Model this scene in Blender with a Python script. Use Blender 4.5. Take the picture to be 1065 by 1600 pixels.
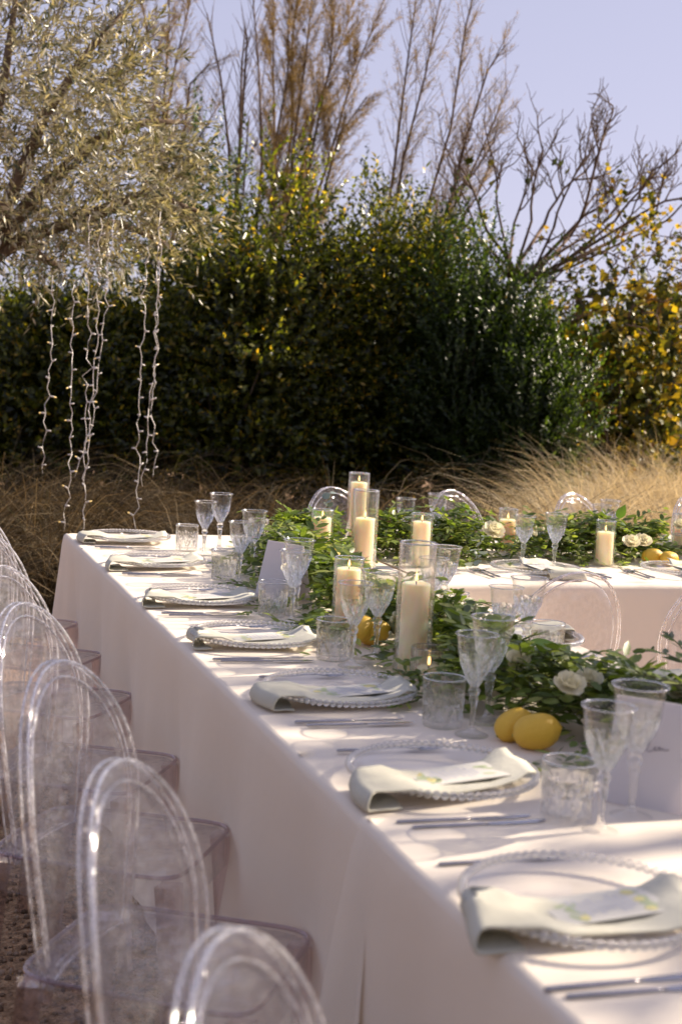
import bpy, bmesh, math, random
import numpy as np
from mathutils import Matrix, Vector
random.seed(7); rng = np.random.default_rng(11)
S = bpy.context.scene; COL = S.collection
for o in list(bpy.data.objects): bpy.data.objects.remove(o)
PI = math.pi; RAD = math.radians

# ------------------------------------------------------------------ camera
PW, PH, FPX = 1065.0, 1600.0, 2208.44
YAW, PITCH, ROLL = .32067, .09554, -.05232
CAM = np.array([-.71836, -5.66287, 1.43235])
_f = np.array([math.sin(YAW)*math.cos(PITCH), math.cos(YAW)*math.cos(PITCH), -math.sin(PITCH)])
_r = np.array([math.cos(YAW), -math.sin(YAW), 0.]); _u = np.cross(_r, _f)
_r, _u = _r*math.cos(ROLL)-_u*math.sin(ROLL), _u*math.cos(ROLL)+_r*math.sin(ROLL)
cd = bpy.data.cameras.new('camera'); cam = bpy.data.objects.new('camera', cd); COL.objects.link(cam)
cam.matrix_world = Matrix(((_r[0], _u[0], -_f[0], CAM[0]), (_r[1], _u[1], -_f[1], CAM[1]), (_r[2], _u[2], -_f[2], CAM[2]), (0, 0, 0, 1)))
cd.sensor_fit = 'HORIZONTAL'; cd.sensor_width = 24.0; cd.lens = FPX/PW*24.0
cd.clip_start = .05; cd.clip_end = 2000
cd.dof.use_dof = True; cd.dof.focus_distance = 4.3; cd.dof.aperture_fstop = 4.6
S.camera = cam
S.render.resolution_x = 681; S.render.resolution_y = 1024

# ------------------------------------------------------------------ sky and sun
SUN_AZ, SUN_EL = RAD(83), RAD(31)      # azimuth from +Y towards +X
wd = bpy.data.worlds.new('World'); S.world = wd; wd.use_nodes = True
wn = wd.node_tree.nodes; wl = wd.node_tree.links; wn.clear()
sky = wn.new('ShaderNodeTexSky'); sky.sky_type = 'NISHITA'; sky.sun_disc = False
sky.sun_elevation = SUN_EL; sky.sun_rotation = SUN_AZ; sky.air_density = .8; sky.dust_density = .6; sky.ozone_density = 2.0
ga = wn.new('ShaderNodeGamma'); ga.inputs[1].default_value = .32      # evens the sky out, as in thin high haze
hs = wn.new('ShaderNodeHueSaturation'); hs.inputs['Saturation'].default_value = .8
tint = wn.new('ShaderNodeMix'); tint.data_type = 'RGBA'; tint.blend_type = 'MULTIPLY'; tint.inputs[0].default_value = 1.0
tint.inputs[7].default_value = (1.36, 1.25, 1.50, 1)
bg = wn.new('ShaderNodeBackground'); bg.inputs['Strength'].default_value = .15
wo = wn.new('ShaderNodeOutputWorld')
wl.new(sky.outputs[0], ga.inputs[0]); wl.new(ga.outputs[0], hs.inputs['Color']); wl.new(hs.outputs[0], tint.inputs[6]); wl.new(tint.outputs[2], bg.inputs[0]); wl.new(bg.outputs[0], wo.inputs[0])
SUN_DIR = Vector((math.sin(SUN_AZ)*math.cos(SUN_EL), math.cos(SUN_AZ)*math.cos(SUN_EL), math.sin(SUN_EL)))
sl = bpy.data.lights.new('sun', 'SUN'); sl.energy = 5.0; sl.angle = RAD(.53); sl.color = (1.0, .86, .68)
so = bpy.data.objects.new('sun', sl); COL.objects.link(so)
so.rotation_euler = SUN_DIR.to_track_quat('Z', 'Y').to_euler(); so.location = (8, 4, 8)
vs = S.view_settings; vs.view_transform = 'Standard'; vs.look = 'None'; vs.exposure = 1.05; vs.gamma = 1.0; vs.use_curve_mapping = False
S.render.engine = 'CYCLES'; cy = S.cycles
cy.use_denoising = True; cy.denoiser = 'OPENIMAGEDENOISE'; cy.denoising_input_passes = 'RGB_ALBEDO_NORMAL'
cy.max_bounces = 12; cy.transparent_max_bounces = 40; cy.transmission_bounces = 12; cy.glossy_bounces = 6; cy.diffuse_bounces = 4
cy.sample_clamp_indirect = 6.0; cy.caustics_refractive = True; cy.caustics_reflective = True; cy.blur_glossy = 1.0

# ------------------------------------------------------------------ pixel helpers (a pixel gives a direction only)
def ray(px, py):
    return _f + _r*(px-PW/2)/FPX - _u*(py-PH/2)/FPX
def on_z(px, py, z):
    d = ray(px, py); t = (z-CAM[2])/d[2]; return CAM+d*t
def at_dist(px, py, dist):
    d = ray(px, py); t = dist/math.hypot(d[0], d[1]); return CAM+d*t
T = .75            # table height
TT = T+.004        # top of the cloth

# ------------------------------------------------------------------ materials
def mat(name, col=(.5, .5, .5), rough=.5, spec=.5, metal=0, trans=0.0, sss=0, emis=None, es=0, rand=None, noise=None, bump=None, translucent=None, sheen=0):
    m = bpy.data.materials.new(name); m.use_nodes = True
    nt = m.node_tree; n = nt.nodes; l = nt.links; p = n['Principled BSDF']
    p.inputs['Base Color'].default_value = (*col, 1); p.inputs['Roughness'].default_value = rough
    p.inputs['Specular IOR Level'].default_value = spec; p.inputs['Metallic'].default_value = metal
    if sheen: p.inputs['Sheen Weight'].default_value = sheen
    if sss:
        p.inputs['Subsurface Weight'].default_value = sss; p.inputs['Subsurface Radius'].default_value = (.05, .025, .012); p.inputs['Subsurface Scale'].default_value = 1.0
    if emis: p.inputs['Emission Color'].default_value = (*emis, 1); p.inputs['Emission Strength'].default_value = es
    csock = None
    if rand:                                  # colour varied per leaf / piece
        g = n.new('ShaderNodeNewGeometry'); oi = n.new('ShaderNodeObjectInfo'); ad = n.new('ShaderNodeMath'); ad.operation = 'ADD'
        fr = n.new('ShaderNodeMath'); fr.operation = 'FRACT'
        l.new(g.outputs['Random Per Island'], ad.inputs[0]); l.new(oi.outputs['Random'], ad.inputs[1]); l.new(ad.outputs[0], fr.inputs[0])
        r = n.new('ShaderNodeValToRGB'); r.color_ramp.interpolation = 'LINEAR'
        els = r.color_ramp.elements
        while len(els) < len(rand): els.new(.5)
        for e, (pos, c) in zip(els, rand): e.position = pos; e.color = (*c, 1)
        l.new(fr.outputs[0], r.inputs[0]); csock = r.outputs[0]
    if noise:                                 # (scale, colour2, detail)
        tc = n.new('ShaderNodeTexCoord'); nz = n.new('ShaderNodeTexNoise'); nz.inputs['Scale'].default_value = noise[0]; nz.inputs['Detail'].default_value = noise[2]
        l.new(tc.outputs['Object'], nz.inputs['Vector'])
        r = n.new('ShaderNodeValToRGB'); r.color_ramp.elements[0].position = .35; r.color_ramp.elements[1].position = .65
        r.color_ramp.elements[0].color = (*col, 1); r.color_ramp.elements[1].color = (*noise[1], 1)
        l.new(nz.outputs[0], r.inputs[0]); csock = r.outputs[0]
    if csock is not None: l.new(csock, p.inputs['Base Color'])
    if bump:                                  # list of (kind, scale, strength, distance)
        prev = None; tc = n.new('ShaderNodeTexCoord')
        for kind, sc, st, di in bump:
            if kind == 'noise': t = n.new('ShaderNodeTexNoise'); t.inputs['Detail'].default_value = 4
            elif kind == 'vor': t = n.new('ShaderNodeTexVoronoi')
            else: t = n.new('ShaderNodeTexWave'); t.bands_direction = kind; t.inputs['Distortion'].default_value = 1.0
            t.inputs['Scale'].default_value = sc; l.new(tc.outputs['Object'], t.inputs['Vector'])
            b = n.new('ShaderNodeBump'); b.inputs['Strength'].default_value = st; b.inputs['Distance'].default_value = di
            l.new(t.outputs[0], b.inputs['Height'])
            if prev: l.new(prev.outputs[0], b.inputs['Normal'])
            prev = b
        l.new(prev.outputs[0], p.inputs['Normal'])
    if translucent:                           # (fraction, colour gain)
        tr = n.new('ShaderNodeBsdfTranslucent'); mx = n.new('ShaderNodeMixShader'); mx.inputs[0].default_value = translucent[0]
        if csock is not None:
            mm = n.new('ShaderNodeMix'); mm.data_type = 'RGBA'; mm.blend_type = 'MULTIPLY'; mm.inputs[0].default_value = 1
            l.new(csock, mm.inputs[6]); mm.inputs[7].default_value = (*translucent[1], 1); l.new(mm.outputs[2], tr.inputs[0])
        else: tr.inputs[0].default_value = (*[min(1, a*b) for a, b in zip(col, translucent[1])], 1)
        out = n['Material Output']; l.new(p.outputs[0], mx.inputs[1]); l.new(tr.outputs[0], mx.inputs[2]); l.new(mx.outputs[0], out.inputs[0])
    return m
def two_sided(m, back):
    nt = m.node_tree; n = nt.nodes; l = nt.links; p = n['Principled BSDF']; src = p.inputs['Base Color'].links[0].from_socket
    g = n.new('ShaderNodeNewGeometry'); mm = n.new('ShaderNodeMix'); mm.data_type = 'RGBA'; mm.inputs[7].default_value = (*back, 1)
    l.new(g.outputs['Backfacing'], mm.inputs[0]); l.new(src, mm.inputs[6]); l.new(mm.outputs[2], p.inputs['Base Color'])
def glass(name, clear, tint=(1, 1, 1), rough=0.0, ior=1.5, bump=None, thin=False, gloss=.45, base=.05, dust_glint=0):
    """clear: share of light that passes straight through; the rest refracts (thin: reflects by Fresnel only)"""
    m = bpy.data.materials.new(name); m.use_nodes = True; nt = m.node_tree; n = nt.nodes; l = nt.links; n.clear()
    out = n.new('ShaderNodeOutputMaterial'); tr = n.new('ShaderNodeBsdfTransparent'); tr.inputs[0].default_value = (*tint, 1)
    mx = n.new('ShaderNodeMixShader')
    if thin:
        g = n.new('ShaderNodeBsdfGlossy'); g.inputs['Roughness'].default_value = rough
        fr = n.new('ShaderNodeLayerWeight'); fr.inputs['Blend'].default_value = .5
        pw = n.new('ShaderNodeMath'); pw.operation = 'POWER'; pw.inputs[1].default_value = 4.0; ma = n.new('ShaderNodeMath'); ma.operation = 'MULTIPLY_ADD'; ma.inputs[1].default_value = ior; ma.inputs[2].default_value = .03
        l.new(fr.outputs['Facing'], pw.inputs[0]); l.new(pw.outputs[0], ma.inputs[0]); l.new(ma.outputs[0], mx.inputs[0])
        l.new(tr.outputs[0], mx.inputs[1]); l.new(g.outputs[0], mx.inputs[2])
        if bump:
            tc = n.new('ShaderNodeTexCoord'); t = n.new('ShaderNodeTexNoise'); t.inputs['Scale'].default_value = bump[0]; b = n.new('ShaderNodeBump')
            b.inputs['Strength'].default_value = bump[1]; b.inputs['Distance'].default_value = bump[2]
            l.new(tc.outputs['Object'], t.inputs['Vector']); l.new(t.outputs[0], b.inputs['Height']); l.new(b.outputs[0], g.inputs['Normal']); l.new(b.outputs[0], fr.inputs['Normal'])
    else:
        g = n.new('ShaderNodeBsdfGlass'); g.inputs['Color'].default_value = (*tint, 1); g.inputs['IOR'].default_value = ior; g.inputs['Roughness'].default_value = rough
        mx.inputs[0].default_value = 1-clear; l.new(tr.outputs[0], mx.inputs[1]); l.new(g.outputs[0], mx.inputs[2])
        lw = n.new('ShaderNodeLayerWeight'); lw.inputs['Blend'].default_value = .5; pw = n.new('ShaderNodeMath'); pw.operation = 'POWER'; pw.inputs[1].default_value = 3.0
        ma = n.new('ShaderNodeMath'); ma.operation = 'MULTIPLY_ADD'; ma.inputs[1].default_value = gloss; ma.inputs[2].default_value = base
        l.new(lw.outputs['Facing'], pw.inputs[0]); l.new(pw.outputs[0], ma.inputs[0]); gl = n.new('ShaderNodeBsdfGlossy'); gl.inputs['Roughness'].default_value = max(rough, .08)
        m2 = n.new('ShaderNodeMixShader'); l.new(ma.outputs[0], m2.inputs[0]); l.new(mx.outputs[0], m2.inputs[1]); l.new(gl.outputs[0], m2.inputs[2]); mx = m2
    if dust_glint:  # whitish veil: dust on the panels, painted highlight on the rim edges
        df = n.new('ShaderNodeBsdfDiffuse'); df.inputs[0].default_value = (.85, .84, .86, 1); tl = n.new('ShaderNodeBsdfTranslucent'); tl.inputs[0].default_value = (.85, .84, .86, 1)
        ad = n.new('ShaderNodeMixShader'); l.new(df.outputs[0], ad.inputs[1]); l.new(tl.outputs[0], ad.inputs[2])
        tc = n.new('ShaderNodeTexCoord'); nz = n.new('ShaderNodeTexNoise'); nz.inputs['Scale'].default_value = 60; nz.inputs['Detail'].default_value = 6; l.new(tc.outputs['Object'], nz.inputs['Vector'])
        pw2 = n.new('ShaderNodeMath'); pw2.operation = 'POWER'; pw2.inputs[1].default_value = 3.0; l.new(nz.outputs[0], pw2.inputs[0])
        mu = n.new('ShaderNodeMath'); mu.operation = 'MULTIPLY'; mu.inputs[1].default_value = dust_glint; l.new(pw2.outputs[0], mu.inputs[0])
        m3 = n.new('ShaderNodeMixShader'); l.new(mu.outputs[0], m3.inputs[0]); l.new(mx.outputs[0], m3.inputs[1]); l.new(ad.outputs[0], m3.inputs[2]); mx = m3
    l.new(mx.outputs[0], out.inputs[0]); return m
M = {}
M['cloth'] = mat('tablecloth_linen', (.88, .785, .665), .85, .25, sheen=.1, bump=[('noise', 2.2, .25, .03), ('noise', 9, .16, .012), ('noise', 40, .10, .004), ('noise', 420, .15, .0006)], translucent=(.12, (1, .95, .9)))
M['napkin'] = mat('napkin_linen', (.53, .51, .42), .9, .2, bump=[('noise', 600, .4, .0008), ('noise', 16, .5, .008)], noise=(9, (.60, .58, .49), 3))
M['card'] = mat('white_card', (.80, .78, .80), .8, .2, translucent=(.35, (1, .93, .9)))
M['menu'] = mat('menu_paper', (.60, .58, .53), .85, .2)
M['ink'] = mat('grey_ink', (.22, .20, .24), .8, .1)
M['print_green'] = mat('printed_green', (.42, .47, .30), .8, .2)
M['print_yellow'] = mat('printed_yellow', (.68, .62, .30), .8, .2)
M['print_blue'] = mat('printed_blue', (.48, .49, .60), .8, .2)
M['crystal'] = glass('cut_crystal', .35, (1, 1, 1.0), rough=.0, base=.09, gloss=.35)
M['plain'] = glass('plain_crystal', .93, (1, 1, 1), rough=.0, ior=1.4, base=.03, gloss=.55)
M['clearglass'] = glass('clear_glass', .6, (1, 1, 1), rough=.02, ior=1.3)
M['thin'] = glass('thin_glass', .88, (1, 1, 1), .0, 1.45, gloss=.8, base=.035)
M['dish'] = glass('dish_glass', 1, (.99, .99, .99), .04, .6, thin=True)
M['acrylic'] = glass('clear_acrylic', 1, (.992, .984, .988), .07, .55, bump=(13, .6, .03), thin=True, dust_glint=.34)
M['acrylic_edge'] = glass('clear_acrylic_edge', .45, (1, .985, 1), .0, 1.45, gloss=.5, base=.05)
M['leg'] = glass('acrylic_leg', .5, (.94, .89, .91), .0, 1.45, gloss=.45, base=.06)
M['rim_edge'] = glass('acrylic_edge_highlight', .25, (1, .98, 1), .0, 1.5, gloss=.5, base=.30, dust_glint=2.2)  # white share paints the bright highlight lines along the back rim
M['seat_edge'] = glass('seat_edge', .75, (.74, .65, .69), .03, 1.4, gloss=.5, base=.08)
M['wine'] = glass('white_wine', 1, (.985, .98, .93), .02, .25, thin=True)
M['wax'] = mat('ivory_wax', (.95, .81, .54), .45, .4, sss=.9)
M['wick'] = mat('burnt_wick', (.02, .02, .02), .9)
M['flame'] = mat('flame', (1, .6, .2), .5, emis=(1, .55, .18), es=2.2)
M['steel'] = mat('polished_steel', (.46, .44, .46), .2, metal=1, noise=(30, (.40, .39, .41), 2))
M['lemon'] = mat('lemon_peel', (.75, .44, .035), .42, .5, noise=(18, (.80, .50, .05), 3), bump=[('vor', 260, .35, .0012)])
M['petal'] = mat('cream_petal', (.82, .78, .62), .7, .2, translucent=(.35, (1, .97, .8)))
M['pistil'] = mat('flower_centre', (.55, .56, .10), .7)
M['bud'] = mat('cream_bud', (.74, .70, .48), .6, translucent=(.25, (1, 1, .8)))
M['garland'] = mat('ruscus_leaf', rand=[(0, (.055, .085, .018)), (.5, (.125, .175, .035)), (.85, (.24, .29, .06)), (1, (.38, .40, .13))], rough=.36, spec=.45, translucent=(.35, (1.6, 1.7, .7)))
M['broad'] = mat('lemon_leaf', rand=[(0, (.07, .14, .02)), (1, (.15, .25, .035))], rough=.4, translucent=(.45, (1.5, 1.6, .6)))
M['euca'] = mat('eucalyptus_leaf', rand=[(0, (.17, .22, .20)), (1, (.28, .33, .29))], rough=.6, translucent=(.2, (1.1, 1.1, 1)))
M['stem'] = mat('green_stem', (.10, .11, .03), .7)
M['bark'] = mat('brown_bark', (.11, .075, .05), .9, .2, noise=(14, (.19, .14, .10), 5), bump=[('noise', 30, .6, .02)])
M['twig'] = mat('brown_twig', (.10, .062, .04), .85, .2, noise=(6, (.16, .11, .075), 3))
M['shrub'] = mat('evergreen_leaf', rand=[(0, (.010, .015, .004)), (.4, (.030, .040, .008)), (.7, (.075, .090, .015)), (.93, (.17, .17, .03)), (1, (.42, .27, .04))], rough=.28, spec=.5, translucent=(.45, (3.6, 3.4, .9)))  # brighter leaf tones also stand in for sunlit glints
M['shrub2'] = mat('upright_leaf', rand=[(0, (.012, .022, .006)), (.6, (.028, .046, .010)), (1, (.065, .092, .022))], rough=.34, spec=.4, translucent=(.4, (3.2, 3.3, 1.0)))
M['olive'] = mat('olive_leaf', rand=[(0, (.035, .045, .015)), (.4, (.10, .11, .042)), (.75, (.30, .27, .15)), (1, (.52, .46, .30))], rough=.35, spec=.6, translucent=(.3, (1.5, 1.4, .8)))
two_sided(M['olive'], (.60, .55, .43))
M['autumn'] = mat('yellow_leaf', rand=[(0, (.03, .045, .012)), (.40, (.07, .085, .016)), (.62, (.19, .19, .025)), (.80, (.44, .34, .03)), (.92, (.60, .46, .06)), (1, (.24, .12, .03))], rough=.5, spec=.4, translucent=(.45, (1.4, 1.2, .4)))
M['tamarisk'] = mat('tamarisk_plume', rand=[(0, (.14, .10, .035)), (.5, (.29, .21, .08)), (1, (.48, .37, .17))], rough=.8, spec=.2, translucent=(.35, (1.3, 1.15, .9)))
M['grass'] = mat('dry_grass_shaded', rand=[(0, (.022, .016, .008)), (.5, (.065, .046, .023)), (.85, (.14, .10, .052)), (.95, (.30, .22, .13)), (1, (.04, .048, .012))], rough=.75, spec=.25, translucent=(.3, (1.3, 1.15, .9)))  # albedo darkened to carry the shade lying on this grass
M['grass_gold'] = mat('golden_grass_sunlit', rand=[(0, (.36, .28, .16)), (.5, (.54, .45, .28)), (1, (.68, .59, .42))], rough=.7, spec=.3, translucent=(.4, (1.3, 1.15, .9)))  # pale copy of the grass, sunlit brightness set in the colour
M['shade'] = mat('shade_leaf', rand=[(0, (.03, .06, .015)), (1, (.07, .11, .03))], rough=.5)
M['ground'] = mat('brown_gravel_ground', (.20, .125, .072), .95, .2, noise=(38, (.48, .31, .18), 8), bump=[('vor', 90, .8, .02), ('noise', 8, .3, .05)])
M['stone'] = mat('gravel_stone', rand=[(0, (.10, .065, .042)), (.6, (.22, .15, .10)), (1, (.42, .31, .23))], rough=.9, spec=.2)
M['cable'] = mat('white_cable', (.62, .58, .54), .5, .4)
M['led'] = mat('warm_led', (.9, .7, .3), .4, emis=(1, .62, .18), es=.35)

# ------------------------------------------------------------------ object helpers
def tag(o, label=None, cat=None, group=None, kind=None):
    if label: o['label'] = label
    if cat: o['category'] = cat
    if group: o['group'] = group
    if kind: o['kind'] = kind
    return o
def mesh_np(name, V, F, smooth=True):
    V = np.asarray(V, np.float32); F = np.asarray(F, np.int32); k = F.shape[1]
    me = bpy.data.meshes.new(name); me.vertices.add(len(V)); me.vertices.foreach_set('co', V.ravel())
    me.loops.add(F.size); me.loops.foreach_set('vertex_index', F.ravel())
    me.polygons.add(len(F)); me.polygons.foreach_set('loop_start', np.arange(0, F.size, k, dtype=np.int32))
    me.polygons.foreach_set('loop_total', np.full(len(F), k, np.int32))
    if smooth: me.polygons.foreach_set('use_smooth', np.ones(len(F), bool))
    me.update(calc_edges=True); me.validate(); return me
def mesh_py(name, V, F, smooth=True):
    me = bpy.data.meshes.new(name); me.from_pydata([tuple(v) for v in V], [], F); me.update()
    if smooth:
        for p in me.polygons: p.use_smooth = True
    return me
def obj(name, me, m=None, parent=None, loc=None, rot=None, scale=None):
    if m is not None and not me.materials: me.materials.append(m)
    o = bpy.data.objects.new(name, me); COL.objects.link(o)
    if parent is not None: o.parent = parent
    if loc is not None: o.location = loc
    if rot is not None: o.rotation_euler = rot
    if scale is not None: o.scale = scale if hasattr(scale, '__len__') else (scale,)*3
    return o
def empty(name, loc=(0, 0, 0), rz=0, label=None, cat=None, group=None, rot=None, scale=None):
    o = bpy.data.objects.new(name, None); COL.objects.link(o); o.location = loc; o.rotation_euler = rot or (0, 0, rz)
    o.empty_display_size = .05
    if scale: o.scale = (scale,)*3
    return tag(o, label, cat, group)
def inst(name, parts, loc, rz=0, label=None, cat=None, group=None, rot=None, scale=None):
    """a thing: an Empty with parts (name, mesh, material, [sub-parts]) that share mesh data"""
    e = empty(name, loc, rz, label, cat, group, rot, scale)
    for p in parts:
        c = obj(p[0], p[1], p[2], e)
        for q in (p[3] if len(p) > 3 else []):
            sub = obj(q[0], q[1], q[2], c)
            if q[0].endswith('_print'): sub['kind'] = 'stuff'
    return e
def lathe(name, prof, seg=32, mod=None, smooth=True, closed=False):
    """revolve (r,z) pairs; mod(i,theta,r,z)->r may cut facets"""
    V = []; F = []; n = len(prof)
    for i, (r, z) in enumerate(prof):
        for j in range(seg):
            a = 2*PI*j/seg; rr = mod(i, a, r, z) if mod else r
            V.append((rr*math.cos(a), rr*math.sin(a), z))
    for i in range(n-1):
        for j in range(seg):
            k = (j+1) % seg; F.append((i*seg+j, i*seg+k, (i+1)*seg+k, (i+1)*seg+j))
    if closed:
        for j in range(seg): k = (j+1) % seg; F.append(((n-1)*seg+j, (n-1)*seg+k, k, j))
    else:
        if prof[0][0] > 1e-6: F.append(tuple(range(seg-1, -1, -1)))
        if prof[-1][0] > 1e-6: F.append(tuple((n-1)*seg+j for j in range(seg)))
    return mesh_py(name, V, F, smooth)
class TB:
    """collects tubes into one mesh"""
    def __init__(s): s.V = []; s.F = []
    def tube(s, pts, rad, sides=5, cap=True, flat=None):
        pts = [Vector(p) for p in pts]; b = len(s.V); n = len(pts)
        if not hasattr(rad, '__len__'): rad = [rad]*n
        up = Vector((.13, .21, .97)); 
        for i, p in enumerate(pts):
            t = (pts[min(i+1, n-1)]-pts[max(i-1, 0)]).normalized()
            x = t.cross(up)
            if x.length < 1e-3: x = t.cross(Vector((1, 0, 0)))
            x.normalize(); y = x.cross(t)
            for j in range(sides):
                a = 2*PI*j/sides; s.V.append(p+x*(math.cos(a)*rad[i])+y*(math.sin(a)*rad[i]*(flat or 1)))
        for i in range(n-1):
            for j in range(sides):
                k = (j+1) % sides; s.F.append((b+i*sides+j, b+i*sides+k, b+(i+1)*sides+k, b+(i+1)*sides+j))
        if cap: s.F.append(tuple(b+j for j in range(sides-1, -1, -1))); s.F.append(tuple(b+(n-1)*sides+j for j in range(sides)))
    def mesh(s, name, smooth=True): return mesh_py(name, s.V, s.F, smooth)
def nrm(a): return a/np.maximum(np.linalg.norm(a, axis=-1, keepdims=True), 1e-9)
def leaf_cards(P, D, N, L, Wd, fold=.25):
    """P base, D direction, N normal, L length, Wd half width -> folded pointed leaves (2 triangles each)"""
    D = nrm(D); Sd = nrm(np.cross(D, N)); N = np.cross(Sd, D); L = L[:, None]; Wd = Wd[:, None]
    a = P; t = P+D*L-N*L*.06; m = P+D*L*.45+N*Wd*fold
    V = np.stack([a, m+Sd*Wd, t, m-Sd*Wd], 1).reshape(-1, 3)
    b = np.arange(len(P))*4
    F = np.concatenate([np.stack([b, b+1, b+2], 1), np.stack([b, b+2, b+3], 1)], 0)
    return V, F
def leaf_full(P, D, N, L, Wd):
    """rounder leaf: 7 vertices, 6 triangles"""
    D = nrm(D); Sd = nrm(np.cross(D, N)); N = np.cross(Sd, D); L = L[:, None]; Wd = Wd[:, None]
    m = P+D*L*.5-N*Wd*.2; t = P+D*L-N*L*.10
    V = np.stack([P, m, t, P+D*L*.28+Sd*Wd*.85, P+D*L*.66+Sd*Wd*.8-N*L*.03, P+D*L*.28-Sd*Wd*.85, P+D*L*.66-Sd*Wd*.8-N*L*.03], 1).reshape(-1, 3)
    b = np.arange(len(P))*7
    tri = [(0, 1, 3), (3, 1, 4), (4, 1, 2), (0, 5, 1), (5, 6, 1), (6, 2, 1)]
    F = np.concatenate([np.stack([b+i for i in q], 1) for q in tri], 0)
    return V, F
def rdir(n):
    v = rng.normal(size=(n, 3)); return nrm(v)

# ================================================================== ground
g = mesh_np('ground', [(-300, -300, 0), (300, -300, 0), (300, 300, 0), (-300, 300, 0)], [(0, 1, 2, 3)])
tag(obj('ground', g, M['ground']), kind='structure', label='brown gravelly earth under the tables', cat='ground')
def stones():
    n = 9000; ico = []
    bm = bmesh.new(); bmesh.ops.create_icosphere(bm, subdivisions=1, radius=1); v0 = np.array([v.co[:] for v in bm.verts]); f0 = np.array([[v.index for v in f.verts] for f in bm.faces]); bm.free()
    x = rng.uniform(-1.6, .05, n); y = rng.uniform(-4.9, -.2, n); s = rng.uniform(.003, .009, n)
    V = v0[None]*s[:, None, None]*rng.uniform(.6, 1.3, (n, 1, 3))*(1+.25*rng.normal(size=(n, len(v0), 1))*.5)
    V[:, :, 0] += x[:, None]; V[:, :, 1] += y[:, None]; V[:, :, 2] += (s*.4)[:, None]
    F = (f0[None]+(np.arange(n)*len(v0))[:, None, None]).reshape(-1, 3)
    o = obj('gravel', mesh_np('gravel', V.reshape(-1, 3), F, False), M['stone']); tag(o, 'loose brown gravel beneath the row of clear chairs', 'gravel', kind='stuff')
stones()

# ================================================================== tablecloths
ys = [-.40, -.98, -1.58, -2.28, -2.83, -3.42, -4.03, -4.61]      # chairs along the long table; their corners push the cloth in
DENT = [y+.05 for y in ys]
TW = 1.08; YF = -1.307; XR = 4.4; SEAM = on_z(557, 1289, T)[1]; YN = -5.3
def cloth(name, x0, x1, y0, y1, sides, label, seed, z=T, pinch=()):
    """top sheet plus hanging skirts; sides: which edges hang ('l','r','n','f')"""
    rnd = np.random.default_rng(seed); ph = rnd.uniform(0, 6.28, 12)
    V = []; F = []
    def grid(fn, nu, nv):
        b = len(V)
        for i in range(nu+1):
            for j in range(nv+1): V.append(fn(i/nu, j/nv))
        for i in range(nu):
            for j in range(nv): k = b+i*(nv+1)+j; F.append((k, k+nv+1, k+nv+2, k+1))
    def zt(x, y):
        return z+.004+.0012*math.sin(3.1*x+ph[0]+2*y)*math.sin(2.3*y+ph[1])+.0006*math.sin(17*y+ph[2]+5*x)
    nx = max(6, int((x1-x0)/.04)); ny = max(6, int((y1-y0)/.04))
    r = .016
    ax0 = x0+(r if 'l' in sides else 0); ax1 = x1-(r if 'r' in sides else 0); ay0 = y0+(r if 'n' in sides else 0); ay1 = y1-(r if 'f' in sides else 0)
    grid(lambda u, v: (ax0+u*(ax1-ax0), ay0+v*(ay1-ay0), zt(ax0+u*(ax1-ax0), ay0+v*(ay1-ay0))), nx, ny)
    def drape(P0, P1, nx_, ny_):
        Ln = math.hypot(P1[0]-P0[0], P1[1]-P0[1]); n = int(Ln/.022)
        def fn(u, v):
            px = P0[0]+(P1[0]-P0[0])*u; py = P0[1]+(P1[1]-P0[1])*u; s = u*Ln
            zz = zt(px, py)
            if v < .12:
                a = v/.12*PI/2; off = r*math.sin(a); dz = r*(1-math.cos(a))
            else:
                w = (v-.12)/.88; dz = r+w*(z-.012-r+.004)
                fold = (.35*math.sin(s*4.3+ph[3])+.35*math.sin(s*7.9+ph[4])+.3*math.sin(s*2.1+ph[5])+.22*math.sin(s*14+ph[6]))
                off = r+.002+w**1.3*.035+.014*w**1.2*(fold)+.005*math.sin(s*29+ph[7]+1.5*math.sin(s*3))*w**.6
                if nx_ < 0:
                    for yc in DENT: off -= .058*math.exp(-((py-yc)/.17)**2)*min(1, w*2.2)**1.5*(1-.75*w)
                for (pc, pa, pw) in pinch: 
                    q = math.exp(-((s-pc)/pw)**2); off += pa*q*w**.55
                ce = min(s, Ln-s); off += .03*w*math.exp(-(ce/.10)**2)   # corners flare out
            sx = 0
            if v >= .12: sx = ((.5-u)*-2)**9*.075*w
            tx, ty = (P1[0]-P0[0])/Ln, (P1[1]-P0[1])/Ln
            return (px+nx_*off+tx*sx, py+ny_*off+ty*sx, zz-dz)
        grid(fn, n, 26)
    if 'l' in sides: drape((ax0, ay1), (ax0, ay0), -1, 0)
    if 'r' in sides: drape((ax1, ay0), (ax1, ay1), 1, 0)
    if 'f' in sides: drape((ax1, ay1), (ax0, ay1), 0, 1)
    if 'n' in sides: drape((ax0, ay0), (ax1, ay0), 0, -1)
    me = mesh_py(name, V, F); bm = bmesh.new(); bm.from_mesh(me); bmesh.ops.remove_doubles(bm, verts=bm.verts, dist=.0004); bm.to_mesh(me); bm.free()
    for p in me.polygons: p.use_smooth = True
    return tag(obj(name, me, M['cloth']), label, 'tablecloth', 'white tablecloths')
cloth('tablecloth', 0, TW, SEAM-.06, 0, 'lfr', 'white linen cloth over the far stretch of the long table, ending under string lights', 3)
cloth('tablecloth', -.003, TW+.003, YN, SEAM, 'lrn', 'white linen cloth overlapping the long table nearest stretch, its folded hem showing', 8, z=T+.005, pinch=[(.012, .03, .05)])
cloth('tablecloth', TW+.004, XR, YF, 0, 'nfr', 'white linen cloth over the cross table carrying the straight garland', 5)

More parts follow.
